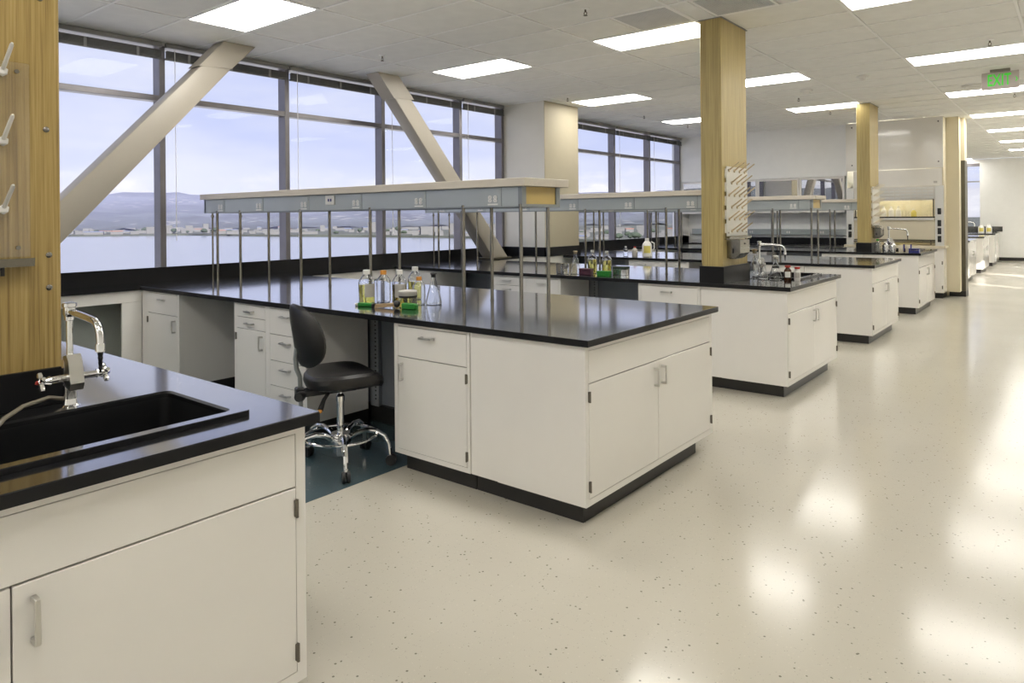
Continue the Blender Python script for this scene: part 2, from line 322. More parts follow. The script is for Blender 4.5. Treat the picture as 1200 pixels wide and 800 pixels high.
def struct(name, g=None, m=None, loc=(0, 0, 0), label=None):
    if g is None:
        o = bpy.data.objects.new(name, None); COL.objects.link(o); o.location = loc
    else:
        o = obj(name, g, m); o.location = loc
    o['kind'] = 'structure'
    if label: o['label'] = label
    return o

def kids(root): return list(CH.get(root.name, []))
def drop(o):
    for c in kids(o):
        for h in kids(c): bpy.data.objects.remove(h)
        bpy.data.objects.remove(c)
    bpy.data.objects.remove(o)
def dup(root, loc, rz, label, group=None, name=None):
    r = root.copy(); COL.objects.link(r); r.location = loc; r.rotation_euler = (0, 0, rz); r['label'] = label
    if group: r['group'] = group
    for c in kids(root):
        k = c.copy(); COL.objects.link(k); k.parent = r; CH.setdefault(r.name, []).append(k)
        for g in kids(c):
            h = g.copy(); COL.objects.link(h); h.parent = k; CH.setdefault(k.name, []).append(h)
    return r

# ================================================================== SETTING
XW, XR, YB, YE, YP, ZC = -6.92, 1.9, -4.0, 27.0, 15.0, 3.22     # window plane, right wall, back, far end, partition, ceiling
XC = -6.55                                                       # front edge of the window counter
C = 0.914                                                        # worktop height
PIER = (8.44, 9.34, -6.157)

struct('floor', G().box(-7.3, XR + 0.2, YB - 0.2, YE + 0.3, -0.3, 0.0), 'floor')
for k in range(-1, 4):      # teal sheet in the bays between the benches
    y0 = 2.83 + 3.02 * k - 1.55; y1 = y0 + 1.66
    struct('floor_inlay', G().box(XC + 0.1, -3.2, y0 - 0.1, y1 + 0.9 if k < 3 else YP - 0.62, 0.0, 0.002), 'teal')

# ---- ceiling: slab above, lay-in tiles and the T-bar grid as pieces
CX = [XW, -5.95, -4.838, -3.726, -2.614, -1.502, -0.39, 0.722, XR]
Y0, DY = 2.955, 0.584
ceil = struct('ceiling', G().box(XW, XR, YB, YE, ZC + 0.02, ZC + 0.3), 'tile')
LIGHTS = {}
for j in range(-12, 42):
    if j % 5 == 0:
        for c in (1, 3, 5):
            if j <= 20 or (c == 5 and j <= 35): LIGHTS[(c, j)] = True
for j in (20, 25, 30, 35): LIGHTS[(7, j)] = True  # unseen lamps added on the right to brighten the far room
for j in (25, 30, 35, 40): LIGHTS[(3, j)] = True  # lamps added out of view behind the partition to light the end wall
tm = {}
def tilemesh(w, l):
    k = (round(w, 3), round(l, 3))
    if k not in tm:
        g = G().box(-w / 2 + .012, w / 2 - .012, -l / 2 + .012, l / 2 - .012, 0, 0.016, 0.003)
        me = bpy.data.meshes.new('ceiling_tile'); g.b.to_mesh(me); g.b.free(); me.materials.append(M['tile']); tm[k] = me
    return tm[k]
def add_tile(xa, xb, ya, yb):
    o = bpy.data.objects.new('ceiling_tile', tilemesh(xb - xa, yb - ya)); COL.objects.link(o); o.parent = ceil
    o.location = ((xa + xb) / 2, (ya + yb) / 2, ZC + 0.003)
gg = G(); gg_far = G()
for j in range(-3, 42):
    ya = Y0 + DY * j; yb = ya + DY
    if yb > YE: continue
    cols = range(0, 7) if yb <= YP + 0.05 else range(3, 7)
    for c in cols:
        if (c, j) in LIGHTS: continue
        if (c, j) == (3, 4): add_tile(CX[3], CX[3] + 0.556, ya, yb); continue
        if (c, j) == (4, 4): add_tile(CX[4] + 0.73, CX[5], ya, yb); add_tile(CX[4], CX[4] + 0.175, ya, yb); continue
        add_tile(CX[c], CX[c + 1], ya, yb)
    gg.box(XW if ya < YP else -4.0, XR, ya - 0.011, ya + 0.011, ZC - 0.002, ZC + 0.003)
for x in CX[1:-1]:
    gg.box(x - 0.011, x + 0.011, Y0 - 3 * DY, YE, ZC - 0.0025, ZC + 0.003)
obj('ceiling_grid', gg, 'tbar', ceil)

# ---- left wall with its window bands
lw = G().box(XW - 0.2, XW, YB, YE, 0, 1.0).box(XW - 0.2, XW, YB, YE, ZC - 0.03, ZC + 0.3)
lw.box(XW - 0.2, XW, YP, YE, 1.0, ZC)
struct('wall_left', lw, 'wall')
obj_p = struct('wall_pier', G().box(XW - 0.2, PIER[2], PIER[0], PIER[1], 0, ZC + 0.02, 0.004), 'pier', label='square cream pier standing between the two window bands')
obj('shade_panel', G().box(PIER[2], PIER[2] + 0.006, PIER[0] + 0.001, PIER[1] - 0.001, 1.05, ZC), 'piershade', obj_p, label='beige room-side face of the pier, shade toned into the colour')
g = G().box(XW, PIER[2] + 0.02, PIER[0] - 0.02, PIER[0], C, 1.05).box(PIER[2], PIER[2] + 0.02, PIER[0] - 0.02, PIER[1] + 0.02, C, 1.05).box(XW, PIER[2] + 0.02, PIER[1], PIER[1] + 0.02, C, 1.05)
obj('backsplash', g, 'honed', obj_p, label='black resin backsplash around the pier foot')

def window(name, ys, y_end_mullion):
    w = struct(name)
    for i in range(len(ys)):
        y = ys[i]
        obj('mullion', G().box(XW - 0.135, XW, y - 0.028, y + 0.028, 0.93, ZC - 0.02, 0.003), 'frame', w)
    for a, b in zip(ys[:-1], ys[1:]):
        obj('transom', G().box(XW - 0.12, XW - 0.004, a + 0.028, b - 0.028, 2.655, 2.71, 0.003), 'frame', w)
        obj('sill_rail', G().box(XW - 0.12, XW - 0.004, a + 0.028, b - 0.028, 0.98, 1.035, 0.003), 'frame', w)
        obj('head_rail', G().box(XW - 0.12, XW - 0.004, a + 0.028, b - 0.028, ZC - 0.04, ZC - 0.02, 0.003), 'frame', w)
        obj('window_pane', G().box(XW - 0.085, XW - 0.075, a + 0.02, b - 0.02, 1.0, 2.67), 'window', w)
        obj('window_pane', G().box(XW - 0.085, XW - 0.075, a + 0.02, b - 0.02, 2.69, ZC - 0.03), 'window', w)
    return w
YW1 = [-3.9, -2.46, -1.03, 0.40, 1.82, 3.215, 4.60, 6.005, 7.455, 8.40]
YW2 = [9.37, 10.36, 11.77, 13.19, 14.62]
window('window_1', YW1, True); window('window_2', YW2, True)
struct('trim_1', G().box(XW - 0.2, XW + 0.02, 14.63, YP, 0, ZC), 'wall')

# raised blinds: a dark bundle under a rail in each bay
NB = ['in the window bay beside the foreground wood column', 'in the second window bay, right of the first diagonal brace', 'in the window bay between the two diagonal braces',
      'in the window bay crossed by the second brace top', 'in the narrow window bay against the cream pier', 'in the window bay just beyond the cream pier', 'in the middle bay of the far window band', 'in the last window bay before the far wall']
bays = [(1.82, 3.215), (3.215, 4.60), (4.60, 6.005), (6.005, 7.455), (7.455, 8.40), (10.36, 11.77), (11.77, 13.19), (13.19, 14.62)]
bays[5] = (9.40, 11.77)
for (a, b), nb in zip(bays, NB):
    t = thing('window_blind', 'raised dark grey blind ' + nb, 'blind', (XW + 0.03, (a + b) / 2, 3.05), 0, 'raised window blinds')
    w = (b - a) / 2 - 0.02
    obj('headrail', G().box(-0.022, 0.022, -w, w, 0.122, 0.166, 0.002), 'rail', t)
    s = G()
    for q in range(7): s.box(-0.018, 0.018, -w + 0.006, w - 0.006, 0.028 + q * 0.0095, 0.0345 + q * 0.0095)
    obj('slat_stack', s, 'blind', t, kind='stuff')
    obj('bottom_rail', G().box(-0.02, 0.02, -w, w, 0.005, 0.024, 0.002), 'blind', t)
    n = 3 if b - a > 1.2 else 2
    for q in range(n):
        yy = -w + 2 * w * (q + 0.5) / n
        obj('ladder_tape', G().box(0.018, 0.0215, yy - 0.012, yy + 0.012, 0.004, 0.092), 'rail', t)
    obj('wand', G().tube([(0.02, -w + 0.08, 0.12), (0.024, -w + 0.08, -0.9), (0.024, -w + 0.081, -1.75)], 0.0035, 6), 'cord', t)

# diagonal braces in front of the glass
def brace(name, yt, yb, zb, label, lean):
    o = struct(name, label=label)
    xf, d, w = -6.40, 0.2, 0.285
    g = G(); b = g.b
    P = [(yt, ZC), (yt + w, ZC), (yb + w + 0.02, zb), (yb - 0.02, zb)]
    g.prism(P, xf - d, xf, 'x')
    bmesh.ops.bevel(b, geom=list(b.edges), offset=0.012, segments=2, affect='EDGES', profile=0.5)
    obj('beam', g, 'brace', o)
    k = 0.22; ty = yt + (yb - yt) * k; z1 = ZC - (ZC - zb) * k * 0.55; y1 = yt + (yb - yt) * k * 0.55
    c = G().prism([(yt - 0.02, ZC - 0.001), (yt + w + 0.02, ZC - 0.001), (y1 + w + 0.02, z1 + 0.02), (y1 - 0.02, z1)], xf - d - 0.006, xf + 0.006, 'x')
    obj('top_sleeve', c, 'brace', o)
    obj('foot_plate', G().box(xf - d - 0.02, xf + 0.02, yb - 0.08, yb + w + 0.08, C, C + 0.022, 0.003), 'carpetdark', o)
    return o
brace('trim_2', 3.585, 1.50, C + 0.02, 'beige steel brace rising to the right behind the wood column', 1)
brace('trim_3', 5.49, 7.56, C + 0.02, 'beige steel brace leaning down to the right behind the shelves', -1)

# ---- far lab wall, partition, corridor beyond, right and back walls
struct('wall_far', G().box(XW - 0.2, -1.6, YP, YP + 0.35, 0, ZC + 0.02), 'wall')
pw = struct('wall_partition', G().box(-2.2, -1.6, YP - 0.006, YP, 0, ZC + 0.01).box(-1.6, -1.594, YP - 0.006, YP + 0.35, 0, ZC + 0.01), 'walltan')
struct('trim_4', G().box(-1.66, -1.588, YP - 0.014, YP + 0.36, 0.1, 2.45, 0.003), 'carpetdark', label='dark corner guard on the partition end')
struct('baseboard_partition', G().box(-1.84, -1.585, YP - 0.02, YP + 0.37, 0, 0.1), 'base')
fw = G().box(XW, -2.86, YE, YE + 0.2, 0, ZC).box(-2.46, XR, YE, YE + 0.2, 0, ZC).box(-2.86, -2.46, YE, YE + 0.2, 0, 1.0).box(-2.86, -2.46, YE, YE + 0.2, 3.1, ZC)
struct('wall_end', fw, 'wall')
w3 = struct('window_3')
obj('window_pane', G().box(-2.86, -2.46, YE + 0.05, YE + 0.06, 1.0, 3.1), 'window', w3)
obj('transom', G().box(-2.86, -2.46, YE + 0.02, YE + 0.1, 2.49, 2.53), 'rail', w3)
obj('head_rail', G().box(-2.86, -2.46, YE - 0.01, YE + 0.1, 3.0, 3.1), 'frame', w3)
struct('baseboard_end', G().box(-2.1, XR, YE - 0.015, YE, 0, 0.1), 'base')
rw = G().box(XR, XR + 0.2, YB, YE, 0, 0.4).box(XR, XR + 0.2, YB, YE, 2.95, ZC + 0.3)
slots = [(15.45, 15.85), (18.55, 19.15), (21.9, 22.3)]
yy = YB
for a, b in slots: rw.box(XR, XR + 0.2, yy, a, 0.4, 2.95); yy = b
rw.box(XR, XR + 0.2, yy, YE, 0.4, 2.95)
struct('wall_right', rw, 'wall')
for i, (a, b) in enumerate(slots):
    w = struct('window_%d' % (i + 4))
    obj('window_pane', G().box(XR + 0.09, XR + 0.1, a, b, 0.4, 2.95), 'window', w)
    obj('window_frame', G().box(XR + 0.06, XR + 0.13, a, a + 0.04, 0.4, 2.95).box(XR + 0.06, XR + 0.13, b - 0.04, b, 0.4, 2.95).box(XR + 0.06, XR + 0.13, a, b, 0.4, 0.45).box(XR + 0.06, XR + 0.13, a, b, 2.90, 2.95), 'frame', w)
struct('wall_back', G().box(XW - 0.2, XR + 0.2, YB - 0.2, YB, 0, ZC + 0.3), 'wall')

# ---- wood clad columns
def column(x1, y0, w, d, zb, label, m):
    o = struct('column', label=label)
    obj('veneer_cladding', G().box(x1 - w, x1, y0, y0 + d, zb - 0.02, ZC, 0.004), m, o)
    obj('column_base', G().box(x1 - w - 0.016, x1 + 0.016, y0 - 0.016, y0 + d + 0.016, C, zb, 0.002), 'honed', o)
    obj('ceiling_trim', G().box(x1 - w - 0.012, x1 + 0.012, y0 - 0.012, y0 + d + 0.012, ZC - 0.008, ZC - 0.001), 'rail', o)
    return o
c0 = column(-2.60, 0.37, 0.2, 0.505, 1.03, 'golden wood clad column rising behind the foreground sink', 'wood')
for (y, z) in ((0.82, 2.22), (0.835, 1.80), (0.84, 1.395), (0.84, 1.29)):
    s = obj('screw', G().lathe([(0.0095, 0), (0.0095, 0.003), (0.004, 0.006)], (0, 0, 0), 10), 'steel', c0)
    s.location = (-2.60, y, z); s.rotation_euler = (0, pi / 2, 0)
column(-2.40, 5.885, 0.19, 0.59, 1.06, 'wood clad column on the second bench holding a pegboard', 'wood2')
column(-2.50, 11.93, 0.19, 0.59, 1.06, 'wood clad column on the fourth bench near the fume hood', 'wood2')

# ================================================================== BENCHES
ORD = ['foreground', 'first', 'second', 'third', 'fourth']
def bench_y(k): return 2.83 + 3.02 * (k - 1)                      # front edge of worktop k (0 = the one in the foreground)
WHERE = {1: 'of the front bench', 2: 'of the second bench', 3: 'of the third bench', 4: 'of the fourth bench'}

def handle_v(x, z, y=0.0, L=0.105, m='nickel'):                     # upright D pull
    g = G().box(x - 0.006, x + 0.006, y - 0.034, y - 0.026, z - L / 2, z + L / 2, 0.0018)
    g.box(x - 0.006, x + 0.006, y - 0.028, y, z + L / 2 - 0.012, z + L / 2, 0.001).box(x - 0.006, x + 0.006, y - 0.028, y, z - L / 2, z - L / 2 + 0.012, 0.001); return g
def handle_h(x, z, L=0.105):
    g = G().box(x - L / 2, x + L / 2, -0.034, -0.026, z - 0.006, z + 0.006, 0.0018)
    g.box(x - L / 2, x - L / 2 + 0.012, -0.028, 0, z - 0.006, z + 0.006, 0.001).box(x + L / 2 - 0.012, x + L / 2, -0.028, 0, z - 0.006, z + 0.006, 0.001); return g

TOP = 0.878
def cabinet(label, loc, rz, w, d, cells, toe=None, apron=None, group=None):
    """face-frame base cabinet. local: x along the front, front face at y=0, depth +y.
    cells: (kind, x0, x1, z0, z1, handle side)"""
    t = thing('base_cabinet', label, 'cabinet', loc, rz, group)
    g = G(); f = 0.02
    g.box(0, 0.018, f, d, 0.1, TOP).box(w - 0.018, w, f, d, 0.1, TOP).box(0.018, w - 0.018, f, d, 0.1, 0.118).box(0.018, w - 0.018, d - 0.012, d, 0.118, TOP)
    xs = sorted({c[1] for c in cells} | {c[2] for c in cells}); zs0 = min(c[3] for c in cells); zs1 = max(c[4] for c in cells)
    gap = 0.0022
    g.box(0, xs[0] - gap, 0, f, 0.1, TOP).box(xs[-1] + gap, w, 0, f, 0.1, TOP)
    g.box(xs[0] - gap, xs[-1] + gap, 0, f, 0.1, zs0 - gap).box(xs[0] - gap, xs[-1] + gap, 0, f, zs1 + gap, TOP)
    cols = sorted({(c[1], c[2]) for c in cells})
    for a, b in zip(cols[:-1], cols[1:]):
        if b[0] - a[1] > 0.01: g.box(a[1] + gap, b[0] - gap, 0, f, zs0 - gap, zs1 + gap)
    obj('cabinet_body', g, 'cab', t)
    if toe: obj('toe_kick', G().box(toe[0], toe[1], toe[2], d, 0.0, 0.1), 'base', t)
    for kind, x0, x1, z0, z1, hs in cells:
        if kind == 'apron':
            obj('apron_panel', G().box(x0, x1, 0.0, f, z0, z1, 0.0012), 'cab', t); continue
        o = obj(kind, G().box(x0, x1, -0.0015, f - 0.002, z0, z1, 0.0015), 'cab', t)
        if kind == 'drawer':
            obj('handle', handle_h((x0 + x1) / 2 if hs is None else hs, z1 - min(0.05, (z1 - z0) * 0.5)), 'nickel', o)
        else:
            hx = x0 + 0.04 if hs < 0 else x1 - 0.04
            obj('handle', handle_v(hx, z1 - 0.085), 'nickel', o)
            ex = x1 if hs < 0 else x0
            for zz in (z1 - 0.06, z0 + 0.06):
                obj('hinge', G().box(ex - 0.006, ex + 0.006, -0.009, 0.002, zz - 0.026, zz + 0.026, 0.002).tube([(ex, -0.009, zz - 0.027), (ex, -0.009, zz + 0.027)], 0.0045, 8), 'hinge', o)
    return t

XE = -1.855
def front_cabs(k, first):
    y = bench_y(k) + 0.03; W_ = WHERE[k]; r = []
    if first is None:
        r.append(cabinet('white one-drawer one-door cabinet at the window end ' + W_, (-6.575, y, 0), 0, 0.685, 0.53,
            [('drawer', 0.115, 0.655, 0.69, 0.865, None), ('door', 0.115, 0.655, 0.13, 0.686, 1)], (0.02, 0.685, 0.05)))
        r.append(cabinet('white two-drawer one-door cabinet left of the drawer stack ' + W_, (-5.02, y, 0), 0, 0.45, 0.53,
            [('drawer', 0.03, 0.42, 0.775, 0.865, None), ('drawer', 0.03, 0.42, 0.688, 0.771, None), ('door', 0.03, 0.42, 0.13, 0.684, 1)], (0.0, 0.45, 0.05)))
        r.append(cabinet('white stack of four drawers beside the knee space ' + W_, (-4.57, y, 0), 0, 0.47, 0.53,
            [('drawer', 0.03, 0.44, 0.684, 0.865, None), ('drawer', 0.03, 0.44, 0.497, 0.68, None), ('drawer', 0.03, 0.44, 0.318, 0.493, None), ('drawer', 0.03, 0.44, 0.13, 0.314, None)], (0.0, 0.47, 0.05)))
        r.append(cabinet('white drawer-over-door cabinet between knee space and end cabinet ' + W_, (-3.215, y, 0), 0, 0.61, 0.53,
            [('drawer', 0.032, 0.588, 0.682, 0.86, 0.29), ('door', 0.032, 0.588, 0.13, 0.677, -1)], (0.05, 0.61, 0.05)))
        t = cabinet('white two-door end cabinet facing the aisle ' + W_, (XE, y, 0), pi / 2, 1.5, 0.555,
            [('apron', 0.03, 1.47, 0.695, 0.852, 0), ('door', 0.03, 0.748, 0.135, 0.69, 1), ('door', 0.752, 1.47, 0.135, 0.69, -1)], (0.05, 1.35, 0.05))
        obj('filler_panel', G().box(0.004, 0.022, 0.556, 0.745, 0.1, TOP, 0.001), 'cab', t)
        obj('toe_filler', G().box(0.052, 0.075, 0.5, 0.745, 0, 0.099), 'base', t)
        r.append(t)
    else:
        LB = ['white one-drawer one-door cabinet at the window end ', 'white two-drawer one-door cabinet left of the drawer stack ', 'white stack of four drawers beside the knee space ', 'white drawer-over-door cabinet between knee space and end cabinet ', 'white two-door end cabinet facing the aisle ']
        for o, l in zip(first, LB): r.append(dup(o, (o.location.x, o.location.y + 3.02 * (k - 1), 0), o.rotation_euler.z, l + W_))
    for o in r: o['group'] = 'white laboratory base cabinets'
    if k == 3: drop(r[0])
    return r
first = front_cabs(1, None)
for k in (2, 3, 4): front_cabs(k, first)
# foreground bench: only its aisle end is seen
t0c = cabinet('white sink cabinet at the end of the foreground bench', (XE, bench_y(0) + 0.0, 0), pi / 2, 1.475, 0.555,
    [('apron', 0.035, 1.44, 0.695, 0.852, 0), ('door', 0.035, 0.708, 0.135, 0.69, 1), ('door', 0.712, 1.44, 0.135, 0.69, -1)], (0.05, 1.40, 0.06), group='white laboratory base cabinets')

# slate cores behind the knee spaces, with slotted struts
def core(k, label, proto=None):
    if proto: return dup(proto, (0, bench_y(k) + 0.59, 0), 0, label)
    t = thing('bench_core', label, 'bench back', (0, bench_y(k) + 0.59, 0), 0, 'bench cores seen through the knee spaces')
    obj('back_panel', G().box(-6.5, -2.43, 0.03, 0.05, 0.13, TOP), 'core', t)
    obj('base_strip', G().box(-6.5, -2.43, 0.01, 0.05, 0.0, 0.125), 'base', t)
    obj('rear_panel', G().box(-6.5, -2.43, 0.90, 0.92, 0.0, TOP), 'cab', t)
    for x in (-5.35, -4.06, -3.32):
        s = obj('strut', G().box(x - 0.045, x + 0.045, -0.005, 0.028, 0.12, TOP, 0.002), 'strut', t)
        h = G()
        for q in range(12):
            for dz in (0, 0.026): h.box(x + 0.008, x + 0.022, -0.0065, -0.004, 0.17 + q * 0.06 + dz, 0.181 + q * 0.06 + dz)
        obj('strut_slots', h, 'black', s, kind='stuff')
    return t
kp = core(1, 'slate panel and slotted strut inside the knee space behind the stool')
for k in (2, 3, 4): core(k, 'slate back panel with slotted struts inside knee spaces ' + WHERE[k], kp)

# worktops
def worktop(k, hole=None):
    y0, y1 = bench_y(k), bench_y(k) + 1.56
    if k == 0: y1 = 1.315
    xl = XC if k != 3 else PIER[2] + 0.024
    x1 = -1.82; g = G(); z0 = 0.880
    if hole is None:
        g.box(xl, x1, y0, y1, z0, C, 0.0025)
    else:
        a, b, c, d = hole
        V = g.b
        o = [(xl, y0), (x1, y0), (x1, y1), (xl, y1)]; i = [(a, c), (b, c), (b, d), (a, d)]
        vt = [V.verts.new((*p, C)) for p in o]; vb = [V.verts.new((*p, z0)) for p in o]
        it = [V.verts.new((*p, C)) for p in i]; ib = [V.verts.new((*p, z0)) for p in i]
        for q in range(4):
            r = (q + 1) % 4
            V.faces.new((vt[q], vt[r], it[r], it[q])); V.faces.new((vb[r], vb[q], ib[q], ib[r]))
            V.faces.new((vb[q], vb[r], vt[r], vt[q])); V.faces.new((it[q], it[r], ib[r], ib[q]))
        bmesh.ops.recalc_face_normals(V, faces=V.faces)
        es = [e for e in V.edges if all(v in vt for v in e.verts)]
        bmesh.ops.bevel(V, geom=es, offset=0.0025, segments=1, affect='EDGES', profile=0.5)
    if k == 3: g.box(XC, PIER[2] + 0.024, PIER[1] + 0.022, y1, z0, C)
    o = obj('worktop', g, 'epoxy'); honed_edges(o)
    return tag(o, {0: 'glossy black worktop around the foreground sink', 1: 'long black worktop carrying bottles on the front bench'}.get(k, 'glossy black worktop ' + WHERE.get(k, '')), 'worktop', 'black epoxy worktops')
SINK0 = (-2.44, -1.955, 0.40, 1.165)
SINK2 = (-2.40, -1.955, 6.58, 7.26)
SINK4 = (-2.40, -1.955, 12.50, 13.18)
worktop(0, (SINK0[0] + .02, SINK0[1] - .02, SINK0[2] + .02, SINK0[3] - .02)); worktop(1)
worktop(2, (SINK2[0] + .02, SINK2[1] - .02, SINK2[2] + .02, SINK2[3] - .02)); worktop(3)
worktop(4, (SINK4[0] + .02, SINK4[1] - .02, SINK4[2] + .02, SINK4[3] - .02))

def sink(s, label, lip=0.016):
    x0, x1, y0, y1 = s; t = thing('drop_in_sink', label, 'sink', ((x0 + x1) / 2, (y0 + y1) / 2, C), 0, 'black drop-in sinks')
    a, b = (x1 - x0) / 2, (y1 - y0) / 2
    def rr(ax, by, r, z, n=5):
        p = []
        for q, (sx, sy) in enumerate(((1, 1), (-1, 1), (-1, -1), (1, -1))):
            for i in range(n + 1):
                th = pi / 2 * (q + i / n); p.append((sx * (ax - r) + r * cos(th), sy * (by - r) + r * sin(th), z))
        return p
    obj('sink_rim', G().rings([rr(a, b, 0.012, 0.0005), rr(a, b, 0.012, lip - .002), rr(a - .002, b - .002, 0.012, lip), rr(a - .036, b - .036, 0.03, lip), rr(a - .042, b - .042, 0.03, lip - .006), rr(a - .044, b - .044, 0.03, -0.03)], cap=False), 'epoxy', t); honed_edges(kids(t)[-1])
    obj('sink_basin', G().rings([rr(a - .0445, b - .0445, 0.03, -0.002), rr(a - .05, b - .05, 0.03, -0.18), rr(a - .07, b - .07, 0.03, -0.205), rr(0.03, 0.03, 0.02, -0.215)], cap=False).rings([rr(0.03, 0.03, 0.02, -0.215), rr(0.029, 0.029, 0.02, -0.2155)]), 'sinkblack', t)
    obj('drain', G().lathe([(0.022, -0.2145), (0.022, -0.2125), (0.012, -0.2125)], n=16), 'steel', t)
    return t
sink(SINK0, 'large black sink in the foreground worktop'); sink(SINK2, 'black sink at the aisle end of the second bench'); sink(SINK4, 'black sink at the aisle end of the fourth bench')

# window counters, their backsplash and the apron frames under them
def window_counter(y0, y1, label):
    t = thing('window_counter', label, 'counter', (XC, (y0 + y1) / 2, C), 0, 'black counters under the windows')
    l = (y1 - y0) / 2
    obj('counter_slab', G().box(XW + 0.021 - XC, -0.0005, -l, l, -0.034, 0, 0.0), 'epoxy', t)
    honed_edges(kids(t)[-1])
    obj('backsplash', G().box(XW - XC, XW + 0.02 - XC, -l, l, -0.034, 0.136, 0.0015), 'honed', t)
    return t
window_counter(YB, PIER[0] - 0.021, 'long black counter and backsplash under the near windows')
window_counter(PIER[1] + 0.021, YP, 'black counter and backsplash under the windows beyond the pier')
def apron(ya, yb, label):
    t = thing('apron_frame', label, 'counter frame', (XC - 0.03, ya, 0), 0, 'cream frames under the window counter')
    l = yb - ya
    obj('apron_board', G().box(-0.02, 0, 0, l, 0.775, TOP, 0.0015), 'cab', t)
    obj('end_stile', G().box(-0.025, -0.004, l - 0.17, l, 0.0, 0.774, 0.0015), 'cab', t)
    obj('end_stile', G().box(-0.025, -0.004, 0, 0.3, 0.0, 0.774, 0.0015), 'cab', t)
    obj('wall_panel', G().box(-0.33, -0.31, 0, l, 0.0, 0.87), 'greypanel', t)
    return t
for a, b, l in ((1.33, 2.859, 'cream apron over an open knee space under the first window'), (4.40, 5.879, 'cream apron under the window counter behind the front bench'), (7.44, 8.41, 'cream apron under the counter beside the pier'), (10.46, 11.9, 'cream apron under the far window counter')):
    apron(a, b, l)

# ------------------------------------------------------------------ reagent shelves on posts
def reagent_shelf(k, label, proto=None):
    y = 3.49 + 3.02 * (k - 1)
    if proto: return dup(proto, (-2.70 + (0.06 if k == 3 else 0), y, C), 0, label, 'raised reagent shelves')
    t = thing('reagent_shelf', label, 'shelf', (-2.70, y, C), 0, 'raised reagent shelves')
    L = -4.03; za, zb, zt = 0.653, 0.786, 0.838
    obj('shelf_slab', G().box(L - 0.015, 0, 0, 0.49, zb, zt, 0.002), 'slab', t)
    X = lambda v: v + 2.70
    seams = [X(v) for v in (-6.73, -6.349, -5.687, -5.005, -4.322, -3.618, -2.921, -2.775)]
    for side, yy in ((0, 0.04), (1, 0.445)):
        for a, b in zip(seams[:-1], seams[1:]):
            p = obj('front_panel' if side == 0 else 'rear_panel', G().box(a + 0.004, b - 0.004, yy - 0.004, yy + 0.004, za + 0.008, zb - 0.004, 0.0012), 'panel', t)
            if side == 0 and b - a > 0.3:
                x1 = b - 0.015; x0 = x1 - 0.115
                obj('cover_plate', G().box(x0, x1, yy - 0.0065, yy - 0.004, za + 0.010, zb - 0.006, 0.0008), 'panel', p)
                for xx in (x0 + 0.036, x0 + 0.082):
                    r = G()
                    for dz in (0.0, 0.021): r.prism([(xx + 0.0155 * cos(q * pi / 8), za + 0.046 + dz + 0.0125 * sin(q * pi / 8)) for q in range(16)], yy - 0.0095, yy - 0.006, 'y')
                    obj('receptacle', r, 'white', p)
                    r = G()
                    for dz in (0.0, 0.021):
                        for sx in (-0.0055, 0.0045): r.box(xx + sx, xx + sx + 0.0016, yy - 0.0102, yy - 0.0094, za + 0.044 + dz, za + 0.051 + dz)
                        r.box(xx - 0.0015, xx + 0.0015, yy - 0.0102, yy - 0.0094, za + 0.037 + dz, za + 0.0405 + dz)
                    obj('receptacle_slots', r, 'black', p, kind='stuff')
                obj('label_strip', G().box(x0 + 0.016, x1 - 0.012, yy - 0.0072, yy - 0.006, za + 0.016, za + 0.026), 'white', p)
    fr = G()
    fr.box(L + 0.03, -0.075, 0.038, 0.452, zb - 0.02, zb).box(L + 0.03, -0.075, 0.03, 0.07, za, za + 0.008).box(L + 0.03, -0.075, 0.42, 0.46, za, za + 0.008)
    fr.box(L + 0.0, L + 0.03, 0.036, 0.45, za, zb)
    fr.box(-0.08, -0.05, 0.034, 0.08, za, zb - 0.0005).box(-0.08, -0.05, 0.41, 0.456, za, zb - 0.0005).box(-0.08, -0.05, 0.08, 0.41, za, za + 0.02)
    for a in seams[1:-1]: fr.box(a - 0.004, a + 0.004, 0.0395, 0.45, za + 0.004, zb - 0.001)
    obj('housing_frame', fr, 'panelframe', t)
    obj('end_panel', G().box(-0.072, -0.058, 0.08, 0.41, za + 0.02, zb - 0.001), 'tanend', t, label='tan wooden end panel')
    obj('under_light', G().box(-0.75, -0.28, 0.09, 0.14, za + 0.002, za + 0.03, 0.002), 'white', t)
    obj('under_light', G().box(-2.2, -1.5, 0.09, 0.14, za + 0.002, za + 0.03, 0.002), 'white', t)
    xa = X(-5.005) + 0.235
    p = obj('data_plate', G().box(xa, xa + 0.115, 0.026, 0.036, zb - 0.085, zb - 0.008, 0.002), 'white', t, label='white data port plate with two dark ports')
    obj('port', G().box(xa + 0.035, xa + 0.052, 0.0245, 0.0262, zb - 0.058, zb - 0.036), 'blue', p)
    obj('port', G().box(xa + 0.064, xa + 0.081, 0.0245, 0.0262, zb - 0.058, zb - 0.036), 'blue', p)
    for x in (-6.08, -5.13, -4.23, -3.26, -2.765):
        for yy in (0.04, 0.335):
            obj('post', G().lathe([(0.0125, 0), (0.0125, za + 0.02)], (X(x), yy, 0), 14).lathe([(0.016, 0), (0.016, 0.006), (0.0125, 0.008)], (X(x), yy, 0), 14), 'steel', t)
    for yy in (0.04, 0.335):
        o = obj('service_pipe', G().lathe([(0.0085, 0), (0.0085, za - 0.045), (0.014, za - 0.042), (0.014, za - 0.02), (0.008, za - 0.018), (0.008, za + 0.01)], (X(-6.58), yy, 0), 12), 'steel', t)
    obj('post', G().lathe([(0.0125, 0), (0.0125, za + 0.02)], (X(-6.49), 0.04, 0), 14), 'steel', t)
    return t
rs = reagent_shelf(1, 'long raised shelf on steel posts over the front bench')
reagent_shelf(2, 'raised shelf on steel posts passing behind the pegboard column', rs)
reagent_shelf(3, 'raised shelf on steel posts over the third bench', rs)
